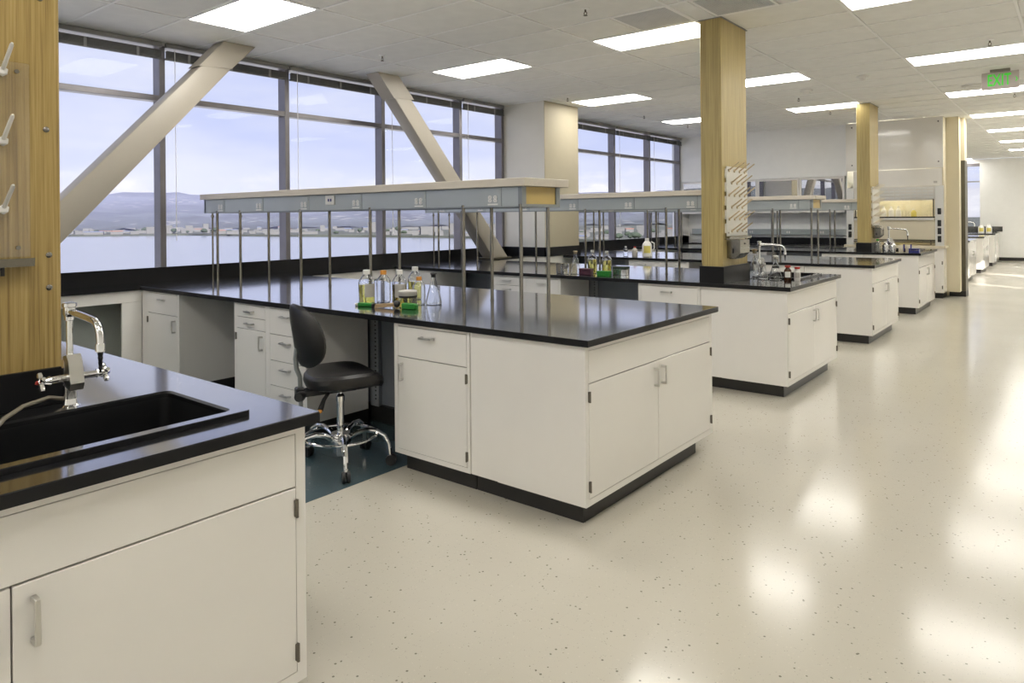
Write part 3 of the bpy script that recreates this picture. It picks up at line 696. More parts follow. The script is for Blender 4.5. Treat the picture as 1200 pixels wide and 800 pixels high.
reagent_shelf(4, 'raised shelf on steel posts running behind the far wood column', rs)

# ------------------------------------------------------------------ far room benches
def far_bench(y, label, proto=None):
    if proto: return dup(proto, (XE, y, 0), 0, label, 'white benches in the far room')
    t = thing('laboratory_bench', label, 'bench', (XE, y, 0), 0, 'white benches in the far room')
    obj('bench_top', G().box(-2.3, 0.035, -0.03, 1.5, 0.88, C, 0.002), 'epoxy', t)
    obj('bench_body', G().box(-2.2, 0, 0, 1.47, 0.1, 0.879, 0.002), 'cab', t)
    obj('toe_kick', G().box(-2.2, -0.05, 0.05, 1.35, 0, 0.1), 'base', t)
    for i, (a, b) in enumerate(((0.03, 0.733), (0.737, 1.44))):
        d = obj('door', G().box(0.0005, 0.006, a, b, 0.135, 0.69, 0.001), 'cab', t)
        hy = b - 0.05 if i == 0 else a + 0.05
        obj('handle', G().box(0.03, 0.038, hy - 0.006, hy + 0.006, 0.56, 0.66).box(0.005, 0.032, hy - 0.005, hy + 0.005, 0.65, 0.66).box(0.005, 0.032, hy - 0.005, hy + 0.005, 0.56, 0.57), 'nickel', d)
    return t
fb = far_bench(17.95, 'sunlit white bench just beyond the partition')
far_bench(20.95, 'middle sunlit white bench in the far room', fb); far_bench(23.95, 'rearmost white island bench in the far room', fb)
t = thing('wall_counter', 'white counter with black backsplash against the end wall', 'counter', (-2.0, YE - 0.4, 0))
obj('counter_top', G().box(-2.5, 0.04, -0.33, 0.385, 0.88, C), 'epoxy', t); obj('counter_body', G().box(-2.5, 0, -0.3, 0.385, 0.1, 0.879), 'cab', t)
obj('toe_kick', G().box(-2.5, -0.01, -0.24, 0.385, 0, 0.1), 'base', t); obj('backsplash', G().box(-2.5, 0.13, 0.38, 0.395, C, 1.07), 'epoxy', t)

# ------------------------------------------------------------------ far lab wall: counter, raceway, glazed cupboards
t = thing('wall_counter', 'black counter with backsplash along the far wall beside the hood', 'counter', (-5.1, YP - 0.3, 0))
obj('counter_top', G().box(XC + 5.1 + 0.002, 1.69, -0.32, 0.29, 0.88, C), 'epoxy', t)
obj('backsplash', G().box(XC + 5.1 + 0.002, 1.69, 0.275, 0.295, C, 1.035), 'honed', t)
for i in range(3):
    a = XC + 5.1 + 0.02 + i * 1.06
    b = obj('cabinet_unit', G().box(a, a + 1.04, -0.28, 0.29, 0.1, 0.879, 0.002), 'cab', t)
    for q in range(2):
        obj('drawer', G().box(a + 0.03 + q * 0.5, a + 0.51 + q * 0.5, -0.287, -0.279, 0.70, 0.86, 0.001), 'cab', b)
        obj('door', G().box(a + 0.03 + q * 0.5, a + 0.51 + q * 0.5, -0.287, -0.279, 0.13, 0.695, 0.001), 'cab', b)
obj('toe_kick', G().box(XC + 5.1 + 0.02, 1.69, -0.22, 0.29, 0, 0.1), 'base', t)
t = thing('wall_raceway', 'grey outlet raceway along the far wall above the backsplash', 'raceway', (-5.1, YP - 0.03, 1.085))
obj('raceway_body', G().box(-1.7, 1.69, -0.03, 0.028, 0, 0.12, 0.003), 'panel', t)
for x in (-1.1, -0.35, 0.42, 1.08):
    o = obj('cover_plate', G().box(x - 0.06, x + 0.06, -0.034, -0.03, 0.012, 0.108, 0.001), 'panel', t)
    for xx in (x - 0.022, x + 0.022): obj('receptacle', G().prism([(xx + 0.015 * cos(q * pi / 6), 0.055 + 0.026 * sin(q * pi / 6)) for q in range(12)], -0.038, -0.0335, 'y'), 'white', o)
CUP = ['leftmost glazed wall cupboard beside the far windows', 'glazed wall cupboard mostly hidden behind the pegboard column', 'glazed wall cupboard seen right of the pegboard column', 'rightmost glazed wall cupboard beside the fume hood']
struct('wall_soffit', G().box(XW + 0.001, -3.445, YP - 0.36, YP, 2.245, ZC + 0.01), 'wall')
for i, l in enumerate(CUP):
    w = 0.845; x = -6.9 + i * w
    t = thing('wall_cupboard', l, 'cupboard', (x, YP - 0.355, 1.54), 0, 'glazed wall cupboards')
    obj('carcass', G().box(0, 0.018, 0.02, 0.35, 0, 0.70).box(w - 0.018, w, 0.02, 0.35, 0, 0.70).box(0.018, w - 0.018, 0.02, 0.35, 0, 0.02).box(0.018, w - 0.018, 0.02, 0.35, 0.68, 0.70).box(0.018, w - 0.018, 0.335, 0.35, 0.02, 0.68), 'cab', t)
    obj('inner_shelf', G().box(0.02, w - 0.02, 0.03, 0.33, 0.42, 0.44), 'white', t)
    for q in range(1):
        a = 0.004; b = w - 0.004
        d = obj('glazed_door', G().box(a, a + 0.035, 0, 0.02, 0, 0.70).box(b - 0.035, b, 0, 0.02, 0, 0.70).box(a + 0.035, b - 0.035, 0, 0.02, 0, 0.045).box(a + 0.035, b - 0.035, 0, 0.02, 0.655, 0.70), 'cab', t)
        obj('pane', G().box(a + 0.034, b - 0.034, 0.008, 0.012, 0.044, 0.656), 'doorglass', d)

# ------------------------------------------------------------------ fume hood
HX0, HX1, HY = -3.44, -1.85, 14.42
t = thing('fume_hood', 'tall beige fume hood with lit chamber and louvred front', 'fume hood', (HX0, HY, 0)); HOOD = t; w = HX1 - HX0
obj('upper_panel', G().box(0.0, w, 0.0, 0.02, 2.31, ZC - 0.005, 0.002), 'hoodface', t)
obj('lower_panel', G().box(0.13, w - 0.02, 0.0, 0.02, 2.0, 2.302, 0.002), 'hoodface', t)
obj('side_panel', G().box(0, 0.02, 0.02, 0.57, C + 0.03, ZC - 0.005), 'hoodpost', t); obj('side_panel', G().box(w - 0.02, w, 0.02, 0.57, C + 0.03, ZC - 0.005), 'walltan', t)
for x in (0.11, w - 0.07):
    for z in (2.42, 3.13): obj('bolt', G().prism([(x + 0.013 * cos(q * pi / 4), z + 0.013 * sin(q * pi / 4)) for q in range(8)], -0.008, 0.0, 'y'), 'black', t)
for x0, x1, zz in ((0.0, 0.13, (1.12, 1.26)), (w - 0.13, w, (1.05, 1.19, 1.33, 1.54))):
    p = obj('service_post', G().box(x0, x1, 0.0, 0.08, 0.93, 1.995, 0.003), 'hoodpost', t)
    for z in zz:
        obj('service_fixture', G().box((x0 + x1) / 2 - 0.028, (x0 + x1) / 2 + 0.028, -0.012, 0.0, z - 0.055, z + 0.055, 0.003).ball(((x0 + x1) / 2 + 0.012, -0.022, z + 0.01), 0.017, 1), 'black', p)
obj('badge', G().box(w - 0.15, w - 0.09, -0.004, 0.0, 2.04, 2.08, 0.001), 'paper', t)
# sloping louvre over the opening
lv = obj('louvre_frame', G().prism([(0.0, 1.998), (0.012, 1.998), (0.092, 1.74), (0.08, 1.74)], 0.131, w - 0.131, 'x'), 'hoodface', t)
s = G()
for r in range(4):
    for q in range(14):
        x = 0.2 + q * 0.089; z = 1.96 - r * 0.056; y = (1.998 - z) / 0.258 * 0.08
        s.box(x, x + 0.07, y - 0.006, y + 0.002, z - 0.012, z + 0.012)
obj('louvre_slots', s, 'hoodpost', lv, kind='stuff')
obj('chamber_liner', G().box(0.131, w - 0.131, 0.52, 0.54, C, 2.3).box(0.131, w - 0.131, 0.09, 0.52, 2.28, 2.3).box(0.131, 0.15, 0.09, 0.52, C, 2.3).box(w - 0.15, w - 0.131, 0.09, 0.52, C, 2.3), 'hoodin', t)
obj('chamber_lamp', G().box(0.3, w - 0.3, 0.2, 0.3, 2.255, 2.278), 'hoodlamp', t)
sf = obj('sash_frame', G().box(0.135, w - 0.135, 0.0, 0.03, 1.425, 1.45).box(w - 0.165, w - 0.15, 0.02, 0.045, 1.451, 1.76).box(0.15, 0.165, 0.02, 0.045, 1.451, 1.76), 'black', t)
obj('sash_glass', G().box(0.166, w - 0.166, 0.03, 0.035, 1.451, 1.76), 'acrylic', sf)
obj('sash_handle', G().box(0.14, w - 0.14, -0.03, 0.0, 1.385, 1.424, 0.004), 'hoodpost', t)
obj('lower_sash', G().box(0.135, w - 0.135, 0.004, 0.03, 1.035, 1.384, 0.003), 'sash', t)
obj('airfoil', G().prism([(-0.03, 0.985), (0.05, 0.985), (0.05, 1.0), (-0.03, 1.005)], 0.131, w - 0.131, 'x').box(0.131, w - 0.131, 0.0, 0.02, 1.012, 1.034), 'steel', t)
obj('hood_counter', G().box(-0.03, w + 0.03, -0.05, 0.57, 0.885, 0.93, 0.002), 'sash', t)
hc = obj('hood_cabinet', G().box(0, w, 0.0, 0.57, 0.1, 0.884, 0.002), 'cab', t)
for i in range(2):
    a = 0.03 + i * (w / 2); b = a + w / 2 - 0.06
    obj('door', G().box(a, b, -0.008, -0.0005, 0.14, 0.70, 0.001), 'cab', hc)
    for q in range(3): obj('door_vent', G().box((a + b) / 2 - 0.06, (a + b) / 2 + 0.06, -0.0095, -0.0082, 0.26 + q * 0.055, 0.272 + q * 0.055), 'paper', hc)
    for zz in (0.2, 0.63): obj('hinge', G().box(b - 0.004, b + 0.012, -0.014, -0.0005, zz - 0.03, zz + 0.03), 'hinge', hc)
obj('toe_kick', G().box(0.0, w - 0.03, 0.06, 0.57, 0, 0.1), 'base', t)
struct('trim_5', G().box(HX1, HX1 + 0.2, YP - 0.25, YP - 0.007, 0.1, ZC), 'walltan', label='beige filler between fume hood and partition')

# ================================================================== LOOSE THINGS
# ---- faucets (local: base at origin, spout over +x, handles along y)
def faucet(label, loc, s=1.0, rz=0.0, hose=None):
    t = thing('laboratory_faucet', label, 'faucet', loc, rz); t.scale = (s, s, s)
    obj('base_flange', G().lathe([(0.03, 0), (0.03, 0.006), (0.022, 0.012), (0.019, 0.03)], n=24), 'chrome', t)
    obj('faucet_body', G().lathe([(0.02, 0.03), (0.02, 0.075), (0.023, 0.08), (0.023, 0.15), (0.018, 0.16), (0.014, 0.166)], n=24), 'chrome', t)
    obj('valve_housing', G().prism([(0.0, 0.075), (0.052, 0.062), (0.062, 0.085), (0.046, 0.15), (0.03, 0.172), (0.0, 0.165)], -0.02, 0.02, 'y'), 'nickel', t)
    obj('riser', G().lathe([(0.0095, 0.165), (0.0095, 0.275), (0.014, 0.277), (0.014, 0.288)], n=16), 'chrome', t)
    obj('vacuum_breaker', G().lathe([(0.015, 0.288), (0.018, 0.296), (0.018, 0.318), (0.021, 0.32), (0.021, 0.33), (0.008, 0.334)], n=16).box(-0.004, 0.02, -0.012, 0.012, 0.294, 0.318, 0.003), 'chrome', t)
    pts = [(0.01, 0, 0.304), (0.10, 0, 0.299), (0.18, 0, 0.292)] + [(0.18 + 0.055 * sin(a), 0, 0.237 + 0.055 * cos(a)) for a in (0.3, 0.6, 0.9, 1.2, 1.57)] + [(0.235, 0, 0.225)]
    obj('spout', G().tube(pts, 0.0105, 12), 'chrome', t)
    obj('nozzle_collar', G().lathe([(0.012, 0.0), (0.0135, -0.004), (0.0135, -0.024), (0.008, -0.028)], (0.235, 0, 0.228), 16), 'chrome', t)
    obj('serrated_nozzle', G().lathe([(0.0085, 0), (0.006, -0.012), (0.0078, -0.013), (0.0052, -0.026), (0.0068, -0.027), (0.0045, -0.04), (0.0058, -0.041), (0.003, -0.058)], (0.235, 0, 0.20), 12), 'black', t)
    for sgn in (1, -1):
        st = obj('valve_stem', G().tube([(0.02, 0.015 * sgn, 0.10), (0.03, 0.07 * sgn, 0.10)], 0.0115, 12).tube([(0.03, 0.066 * sgn, 0.10), (0.032, 0.085 * sgn, 0.10)], [0.015, 0.008], 12), 'chrome', t)
        h = G(); c = Vector((0.032, 0.09 * sgn, 0.10))
        for q in range(4):
            a = q * pi / 2 + 0.5; d = Vector((cos(a), 0, sin(a)))
            h.tube([tuple(c + d * 0.004), tuple(c + d * 0.02), tuple(c + d * 0.029)], [0.006, 0.0085, 0.0065], 8)
        h.ball(tuple(c), 0.011, 1)
        obj('cross_handle', h, 'chrome', st)
        obj('index_button', G().ball((0.032, 0.1 * sgn, 0.10), 0.007, 1), 'red' if sgn < 0 else 'blue', st, label='red hot-water button' if sgn < 0 else 'dark cold-water button')
    if hose: obj('drain_hose', G().tube(hose, 0.0066, 10), 'hose', t, label='translucent plastic hose')
    return t
hp = [(0.0, -0.015, 0.028), (0.005, -0.05, 0.034), (0.015, -0.1, 0.022), (0.03, -0.15, -0.005), (0.05, -0.2, -0.05), (0.06, -0.24, -0.1)]
faucet('chrome gooseneck faucet beside the foreground sink', (-2.495, 0.862, C), 1.0, 0.0, [(0.0, -0.02, 0.032), (0.03, -0.07, 0.05), (0.07, -0.149, 0.046), (0.095, -0.203, 0.026), (0.105, -0.23, 0.0), (0.11, -0.25, -0.055), (0.115, -0.26, -0.15)])
faucet('chrome faucet at the second bench sink, behind glass flasks', (-2.44, 6.90, C), 1.0, 0.35, [(0.0, -0.015, 0.03), (-0.02, -0.05, 0.12), (-0.04, -0.09, 0.19), (-0.05, -0.12, 0.205), (-0.06, -0.16, 0.17), (-0.06, -0.17, 0.06)])
faucet('slim chrome faucet in front of the fume hood sash', (-2.42, 12.85, C), 1.15, 0.3)
faucet('small chrome faucet on the middle bench of the far room', (-2.35, 21.6, C), 1.2, -0.3)

# ---- stool
ch = thing('laboratory_stool', 'black vinyl swivel stool with chrome foot ring in the knee space', 'stool', (-3.515, 2.69, 0), radians(70))
def sup(t, p): return math.copysign(abs(t) ** p, t)
g = G(); rs_ = []
for sc, z in ((0.80, 0.492), (0.97, 0.505), (1.02, 0.535), (1.0, 0.562), (0.93, 0.580), (0.72, 0.586), (0.35, 0.578), (0.05, 0.575)):
    ring = []
    for q in range(36):
        a = 2 * pi * q / 36; x = 0.225 * sc * sup(cos(a), 0.75); y = 0.235 * sc * sup(sin(a), 0.75)
        dz = -0.035 * max(0, (x - 0.10) / 0.12) ** 2 + 0.018 * (abs(y) / 0.22) ** 2 - 0.008
        ring.append((x + 0.02, y, z + dz * (1 if z > 0.5 else 0.5)))
    rs_.append(ring)
obj('seat', g.rings(rs_), 'vinyl', ch)
g = G(); rs_ = []
for sc, th in ((0.05, -0.034), (0.45, -0.033), (0.8, -0.028), (0.95, -0.018), (1.0, -0.002), (0.98, 0.014), (0.88, 0.026), (0.5, 0.032), (0.05, 0.033)):
    ring = []
    for q in range(36):
        a = 2 * pi * q / 36; v = sup(sin(a), 0.8) * sc; u = sup(cos(a), 0.8) * sc
        wv = 0.232 * (1 - 0.10 * v) * (1 if v < 0 else 1.0) * (0.86 + 0.14 * (1 - abs(v + 0.0)))
        y = u * wv; z = 0.815 + 0.19 * v
        x = -0.245 - 0.03 * v + 0.10 * (u ** 2) * 0.8 + 0.03 * (v + 0.6) ** 2 * 0 - th * -1
        ring.append((x, y, z))
    rs_.append(ring)
back = obj('backrest', g.rings(rs_), 'vinyl', ch)
obj('back_bar', G().tube([(-0.262, 0, 0.74), (-0.268, 0, 0.68), (-0.262, 0, 0.62), (-0.243, 0, 0.57), (-0.238, 0, 0.40), (-0.242, 0, 0.36)], [0.013, 0.014, 0.014, 0.014, 0.013, 0.012], 8), 'panelframe', ch)
obj('mechanism', G().box(-0.26, 0.09, -0.045, 0.045, 0.455, 0.492, 0.006).box(-0.27, -0.22, -0.03, 0.03, 0.44, 0.51, 0.008).box(-0.1, 0.1, -0.1, 0.1, 0.478, 0.496, 0.003), 'black', ch)
obj('tension_knob', G().tube([(-0.22, -0.03, 0.47), (-0.255, -0.062, 0.47), (-0.275, -0.085, 0.47)], [0.012, 0.03, 0.026], 12), 'black', ch)
lv = obj('lever', G().tube([(-0.08, -0.05, 0.475), (-0.13, -0.10, 0.44), (-0.16, -0.13, 0.39)], [0.01, 0.012, 0.017], 8), 'black', ch)
obj('lever_tip', G().ball((-0.163, -0.134, 0.385), 0.014, 1), 'orange', lv)
obj('gas_rod', G().lathe([(0.012, 0.40), (0.012, 0.47)], n=14).lathe([(0.026, 0.395), (0.026, 0.425), (0.016, 0.44)], n=14), 'chrome', ch)
obj('pillar_tube', G().lathe([(0.022, 0.19), (0.022, 0.40), (0.018, 0.402)], n=20), 'chrome', ch)
obj('hub', G().lathe([(0.044, 0.07), (0.044, 0.14), (0.062, 0.146), (0.062, 0.19), (0.056, 0.202), (0.023, 0.205)], n=24), 'chrome', ch)
obj('foot_ring', G().tube([(0.218 * cos(q * pi / 24), 0.218 * sin(q * pi / 24), 0.185) for q in range(48)], 0.0085, 10, closed=True), 'chrome', ch)
for q in range(5):
    a = 2 * pi * q / 5 + radians(68 - 52 - 144 + 36) - 0.18
    R = lambda r, z: (r * cos(a), r * sin(a), z)
    l = obj('leg', G().tube([R(0.045, 0.165), R(0.10, 0.20), R(0.16, 0.215), R(0.22, 0.207), R(0.265, 0.178), R(0.29, 0.13), R(0.297, 0.062)], 0.0155, 10), 'chrome', ch)
    c = G(); tx, ty = -sin(a), cos(a)
    for s_ in (-1, 1):
        cx, cy = 0.305 * cos(a) + tx * 0.014 * s_, 0.305 * sin(a) + ty * 0.014 * s_
        c.tube([(cx - tx * 0.009, cy - ty * 0.009, 0.033), (cx + tx * 0.009, cy + ty * 0.009, 0.033)], 0.032, 14)
    c.tube([R(0.297, 0.07), R(0.30, 0.035)], [0.013, 0.011], 8)
    obj('caster', c, 'black', l)

# ---- bottles, flasks, jars
BP = lambda r, h: [(r * 0.9, 0), (r, 0.006), (r, h * 0.62), (r * 0.93, h * 0.70), (r * 0.62, h * 0.80), (r * 0.40, h * 0.86), (r * 0.37, h * 0.93)]
def bottle(label, x, y, z, r, h, cap, liquid=None, level=0.6, lab=None, glass='glass', group=None, labang=None, name='reagent_bottle', capr=0.44):
    t = thing(name, label, 'bottle', (x, y, z + 0.0006), 0, group)
    pr = BP(r, h)
    obj('bottle_glass', G().shell(pr, n=22, t=0.0022), glass, t)
    obj('cap', G().lathe([(r * capr, h * 0.87), (r * capr, h * 0.995), (r * capr * 0.92, h)], n=18), cap, t)
    if liquid:
        L = [(q - 0.0027, max(zz, 0.0032)) for q, zz in pr if zz < h * level]; L.append((L[-1][0], h * level))
        obj('liquid', G().lathe(L, n=22), liquid, t)
    if lab:
        a = math.atan2(-y, -x) + (labang or 0.0)
        obj('label', G().patch(r + 0.0003, h * 0.22, h * 0.6, a - 0.75, a + 0.75), lab, t)
    return t
def flask(label, x, y, z, r, h, stop=None, liquid=None, group=None, stripe=None):
    t = thing('erlenmeyer_flask', label, 'flask', (x, y, z + 0.0006), 0, group)
    pr = [(r * 0.93, 0), (r, 0.006), (r * 0.97, h * 0.12), (r * 0.38, h * 0.72), (r * 0.31, h * 0.78), (r * 0.31, h * 0.93), (r * 0.37, h * 0.95)]
    obj('flask_glass', G().shell(pr, n=22, t=0.002), 'glass', t)
    if liquid: obj('liquid', G().lathe([(r * 0.9, 0.003), (r * 0.96, 0.007), (r * 0.93, h * 0.12), (r * 0.78, h * 0.3)], n=22), liquid, t)
    if stop: obj('stopper', G().lathe([(r * 0.29, h * 0.86), (r * 0.33, h * 0.955), (r * 0.42, h * 0.956), (r * 0.42, h), (r * 0.3, h * 1.01)], n=16), stop, t)
    if stripe: obj('band', G().lathe([(r * 0.60, h * 0.50), (r * 0.54, h * 0.57)], n=22, cap=False), stripe, t)
    return t
Z = C
bottle('leftmost bottle on the front bench, white cap, yellow liquid, grey label', -3.83, 3.16, Z, 0.056, 0.235, 'white', 'yellow', 0.58, 'paper', labang=0.5)
bottle('clear empty bottle with an orange cap, second from left', -3.80, 3.285, Z, 0.050, 0.225, 'orange', None)
bottle('white-capped bottle of amber liquid with label, behind the black-knobbed clamp', -3.63, 3.28, Z, 0.050, 0.235, 'white', 'amber', 0.58, 'paper', labang=0.1)
bottle('white-capped bottle of yellow liquid, rearmost of the front bench group', -3.76, 3.55, Z, 0.052, 0.235, 'white', 'yellow', 0.56)
bottle('shorter clear bottle with an orange cap, right of the grey-lidded jar', -3.50, 3.34, Z, 0.043, 0.19, 'orange', None)
flask('conical flask with a black cap at the right of the bottle group', -3.42, 3.40, Z, 0.055, 0.215, 'black')
t = thing('lidded_jar', 'wide low jar with a grey lid and pale liquid before the bottles', 'jar', (-3.46, 3.20, Z + 0.0006))
obj('jar_glass', G().shell([(0.056, 0), (0.06, 0.005), (0.06, 0.075)], n=26, t=0.0022), 'glass', t); obj('contents', G().lathe([(0.0565, 0.0035), (0.0565, 0.07)], n=26), 'yellow', t)
obj('lid', G().lathe([(0.062, 0.078), (0.063, 0.08), (0.063, 0.105), (0.058, 0.112)], n=26), 'paper', t); obj('lid_band', G().lathe([(0.0612, 0.066), (0.0625, 0.079)], n=26), 'black', t)
t = thing('green_tube_rack', 'long green plastic strip lying before the leftmost bottle', 'rack', (-3.71, 3.07, Z + 0.0005), radians(14))
obj('rack_body', G().box(-0.075, 0.06, -0.014, 0.014, 0, 0.024, 0.004), 'green', t); obj('end_tab', G().box(-0.10, -0.0755, -0.012, 0.012, 0, 0.02, 0.004), 'white', t)
t = thing('green_tube_rack', 'short green plastic block before the grey-lidded jar', 'rack', (-3.385, 3.145, Z + 0.0005), radians(10))
obj('rack_body', G().box(-0.055, 0.05, -0.018, 0.018, 0, 0.036, 0.004), 'green', t); obj('end_tab', G().box(0.0505, 0.06, -0.015, 0.015, 0, 0.03, 0.002), 'green', t)
t = thing('tube_clamp', 'tan clamp with a round black knob between the green strips', 'clamp', (-3.55, 3.09, Z + 0.0005), radians(28))
obj('clamp_bar', G().prism([(-0.075, 0.0), (0.06, 0.012), (0.065, 0.034), (-0.07, 0.024)], -0.016, 0.016, 'y'), 'tanplastic', t); obj('clamp_tip', G().box(-0.095, -0.0755, -0.02, 0.02, 0.0, 0.03, 0.003), 'black', t)
obj('knob', G().ball((0.075, 0, 0.028), 0.024, 2), 'black', t)
# second bench
bottle('taller-necked bottle of yellow liquid behind the maroon box', -3.92, 6.20, Z, 0.050, 0.24, 'white', 'yellow', 0.62, capr=0.36)
bottle('bottle of yellow liquid behind the green box on the second bench', -3.70, 6.12, Z, 0.050, 0.24, 'white', 'yellow', 0.62, capr=0.36)
flask('conical flask with a tan stopper on the second bench', -4.03, 6.05, Z, 0.055, 0.235, 'cork')
def beaker(label, x, y, r, h, z=C, m='glass'):
    t = thing('beaker', label, 'beaker', (x, y, z + 0.0006)); obj('beaker_wall', G().shell([(r * 0.95, 0), (r, 0.005), (r, h * 0.97), (r * 1.05, h)], n=22, t=0.002), m, t)
    obj('pouring_spout', G().prism([(r * 0.98, h * 0.9), (r * 1.18, h), (r * 0.98, h)], -0.008, 0.008, 'y'), m, t); return t
beaker('glass beaker left of the tan-stoppered flask', -4.10, 5.96, 0.042, 0.11)
t = thing('steel_cup', 'small steel cup behind the beaker on the second bench', 'cup', (-4.20, 6.02, Z + 0.0005)); obj('cup_wall', G().shell([(0.035, 0), (0.04, 0.004), (0.045, 0.10), (0.05, 0.104)], n=20), 'steel', t); obj('cup_handle', G().tube([(0.044, 0, 0.085), (0.075, 0, 0.08), (0.075, 0, 0.04), (0.041, 0, 0.03)], 0.004, 6), 'steel', t)
def lidbox(label, x, y, w, d, h, m, lid, lm=None, cat='box'):
    t = thing('sample_box', label, cat, (x, y, Z + 0.0005), radians(8)); obj('box_body', G().box(-w / 2, w / 2, -d / 2, d / 2, 0, h * 0.72, 0.003), m, t); obj('box_lid', G().box(-w / 2 - .002, w / 2 + .002, -d / 2 - .002, d / 2 + .002, h * 0.722, h, 0.003), lid, t); return t
lidbox('maroon box standing before a yellow bottle', -3.875, 6.01, 0.13, 0.07, 0.065, 'maroon', 'maroon'); lidbox('bright green box standing before a yellow bottle', -3.655, 5.995, 0.13, 0.07, 0.05, 'green', 'green')
t = thing('vial_box', 'clear box of vials with a dark lid on the second bench', 'box', (-3.57, 6.18, Z + 0.0005), radians(8)); obj('clear_body', G().box(-0.07, 0.07, -0.05, 0.05, 0, 0.06, 0.002), 'doorglass', t); obj('box_lid', G().box(-0.072, 0.072, -0.052, 0.052, 0.061, 0.085, 0.003), 'treec', t)
for q in range(4): obj('vial', G().lathe([(0.011, 0.002), (0.011, 0.05)], (-0.05 + q * 0.033, 0, 0), 10), 'white', t)
# third bench
bottle('small clear bottle, leftmost on the third bench', -5.15, 9.05, Z, 0.035, 0.15, 'white', None)
bottle('small grey-brown bottle with a red cap on the third bench', -4.99, 9.03, Z, 0.040, 0.15, 'red', None, glass='paper')
t = bottle('large white jug with yellow label area and loop handle, third bench', -4.82, 9.08, Z, 0.068, 0.27, 'white', None, 0.6, 'jugyellow', glass='white', name='plastic_jug'); obj('loop_handle', G().tube([(0.05, 0.03, 0.22), (0.09, 0.045, 0.2), (0.09, 0.045, 0.12), (0.06, 0.03, 0.1)], 0.008, 8), 'white', t)
# glassware by the second bench sink
flask('tall stoppered flask beside the column, left of the sink glassware', -2.35, 6.52, Z, 0.062, 0.27, 'cork'); flask('small open flask between two larger flasks', -2.245, 6.45, Z, 0.043, 0.17)
flask('conical flask with a black band near the second sink', -2.135, 6.45, Z, 0.056, 0.22, 'white', stripe='black')
bottle('brown bottle with red cap and white label by the sink', -2.035, 6.47, Z, 0.032, 0.135, 'red', None, lab='white', glass='brown', capr=0.8); bottle('white vial with a red cap by the sink corner', -1.965, 6.515, Z, 0.027, 0.12, 'red', None, lab='paper', glass='white', capr=0.85)
# fourth bench
bottle('clear bottle with a green cap on the fourth bench', -2.43, 12.06, Z, 0.045, 0.20, 'green', None)
bottle('first of two wide white jars on the fourth bench, beside the green-capped bottle', -2.33, 12.12, Z, 0.045, 0.16, 'white', None, glass='doorglass'); bottle('second wide white jar on the fourth bench, nearer the faucet', -2.24, 12.16, Z, 0.045, 0.16, 'white', None, glass='doorglass')
for q, l in enumerate(('small clear jar with blue lid tab, left one of two', 'small clear jar with blue lid tab, beside the blue rack')):
    t = thing('small_jar', l, 'jar', (-2.13 + q * 0.095, 12.18, Z + 0.0005)); obj('jar_body', G().lathe([(0.03, 0), (0.033, 0.004), (0.033, 0.10), (0.028, 0.11)], n=18), 'peg', t); obj('blue_tab', G().box(0.034, 0.05, -0.012, 0.012, 0.02, 0.12, 0.003), 'blue', t)
t = thing('blue_rack', 'low blue plastic rack at the corner of the fourth bench', 'rack', (-1.94, 12.12, Z + 0.0005)); obj('rack_body', G().box(-0.07, 0.07, -0.05, 0.05, 0, 0.03, 0.003).box(-0.07, 0.07, -0.05, 0.05, 0.045, 0.06, 0.003), 'blue', t); obj('rack_leg', G().box(-0.066, -0.056, -0.045, 0.045, 0.03, 0.045).box(0.056, 0.066, -0.045, 0.045, 0.03, 0.045), 'blue', t)
# in the hood and in the far room
for q, l in enumerate(('leftmost white bottle', 'second white bottle', 'third white bottle', 'rightmost short bottle')):
    bottle(l + ' behind the hood sash', -2.86 + (0, 0.13, 0.25, 0.5)[q], 14.72, 1.40 + 0.0, 0.045, 0.24 if q < 3 else 0.19, 'white', None, glass='white' if q < 3 else 'jugyellow')
hs = obj('inner_shelf', G().box(0.2, 1.4, 0.21, 0.39, 1.38, 1.40, 0.002), 'steel', HOOD)
for x in (0.25, 1.35): obj('shelf_leg', G().box(x - 0.01, x + 0.01, 0.29, 0.31, 0.931, 1.38), 'steel', hs)
for q, l in enumerate(('left white jug', 'right white jug')):
    bottle(l + ' of a pair on the rear far-room bench', -2.17 + q * 0.18, 24.1, Z, 0.075, 0.27, 'white', None, lab='jugyellow', glass='white', name='plastic_jug')

# ---- drying racks (local: board on plane x=0, pegs towards +x)
def drying_rack(label, loc, board, pegm, w=0.49):
    t = thing('drying_rack', label, 'drying rack', loc)
    obj('board', G().box(0.012, 0.018, 0, w, 0, 0.61, 0.0015), board, t)
    for q in range(5): obj('spacer', G().box(0.0005, 0.0115, -0.003, 0.012, 0.03 + q * 0.12, 0.11 + q * 0.12), 'white', t)
    for r, z in enumerate((0.575, 0.468, 0.36, 0.255, 0.15, 0.045)):
        for y in ((0.05, 0.172, 0.295, 0.417) if r % 2 == 0 else (0.11, 0.233, 0.356)):
            c = Vector((0.018, y, z)); d = Vector((0.80, 0.0, 0.6))
            obj('peg', G().ball(tuple(c + Vector((0.003, 0, 0))), 0.0165, 1, (0.7, 1, 1)).tube([tuple(c + d * 0.005), tuple(c + d * 0.112), tuple(c + d * 0.12)], [0.0068, 0.006, 0.0035], 7), pegm, t)
    obj('drip_tray', G().prism([(0.0, -0.028), (0.05, -0.028), (0.055, -0.002), (0.049, -0.002), (0.045, -0.022), (0.0, -0.022)], -0.01, w, 'y'), 'steel', t)
    obj('tray_drain', G().lathe([(0.006, -0.055), (0.006, -0.028)], (0.03, w - 0.08, 0), 10), 'black', t)
    for y in (0.035, w - 0.035):
        for z in (0.03, 0.58): obj('screw', G().tube([(0.018, y, z), (0.022, y, z)], 0.007, 8), 'steel', t)
    return t
drying_rack('clear pegboard with white pegs on the foreground wood column', (-2.60, 0.295, 1.392), 'acrylic', 'white')
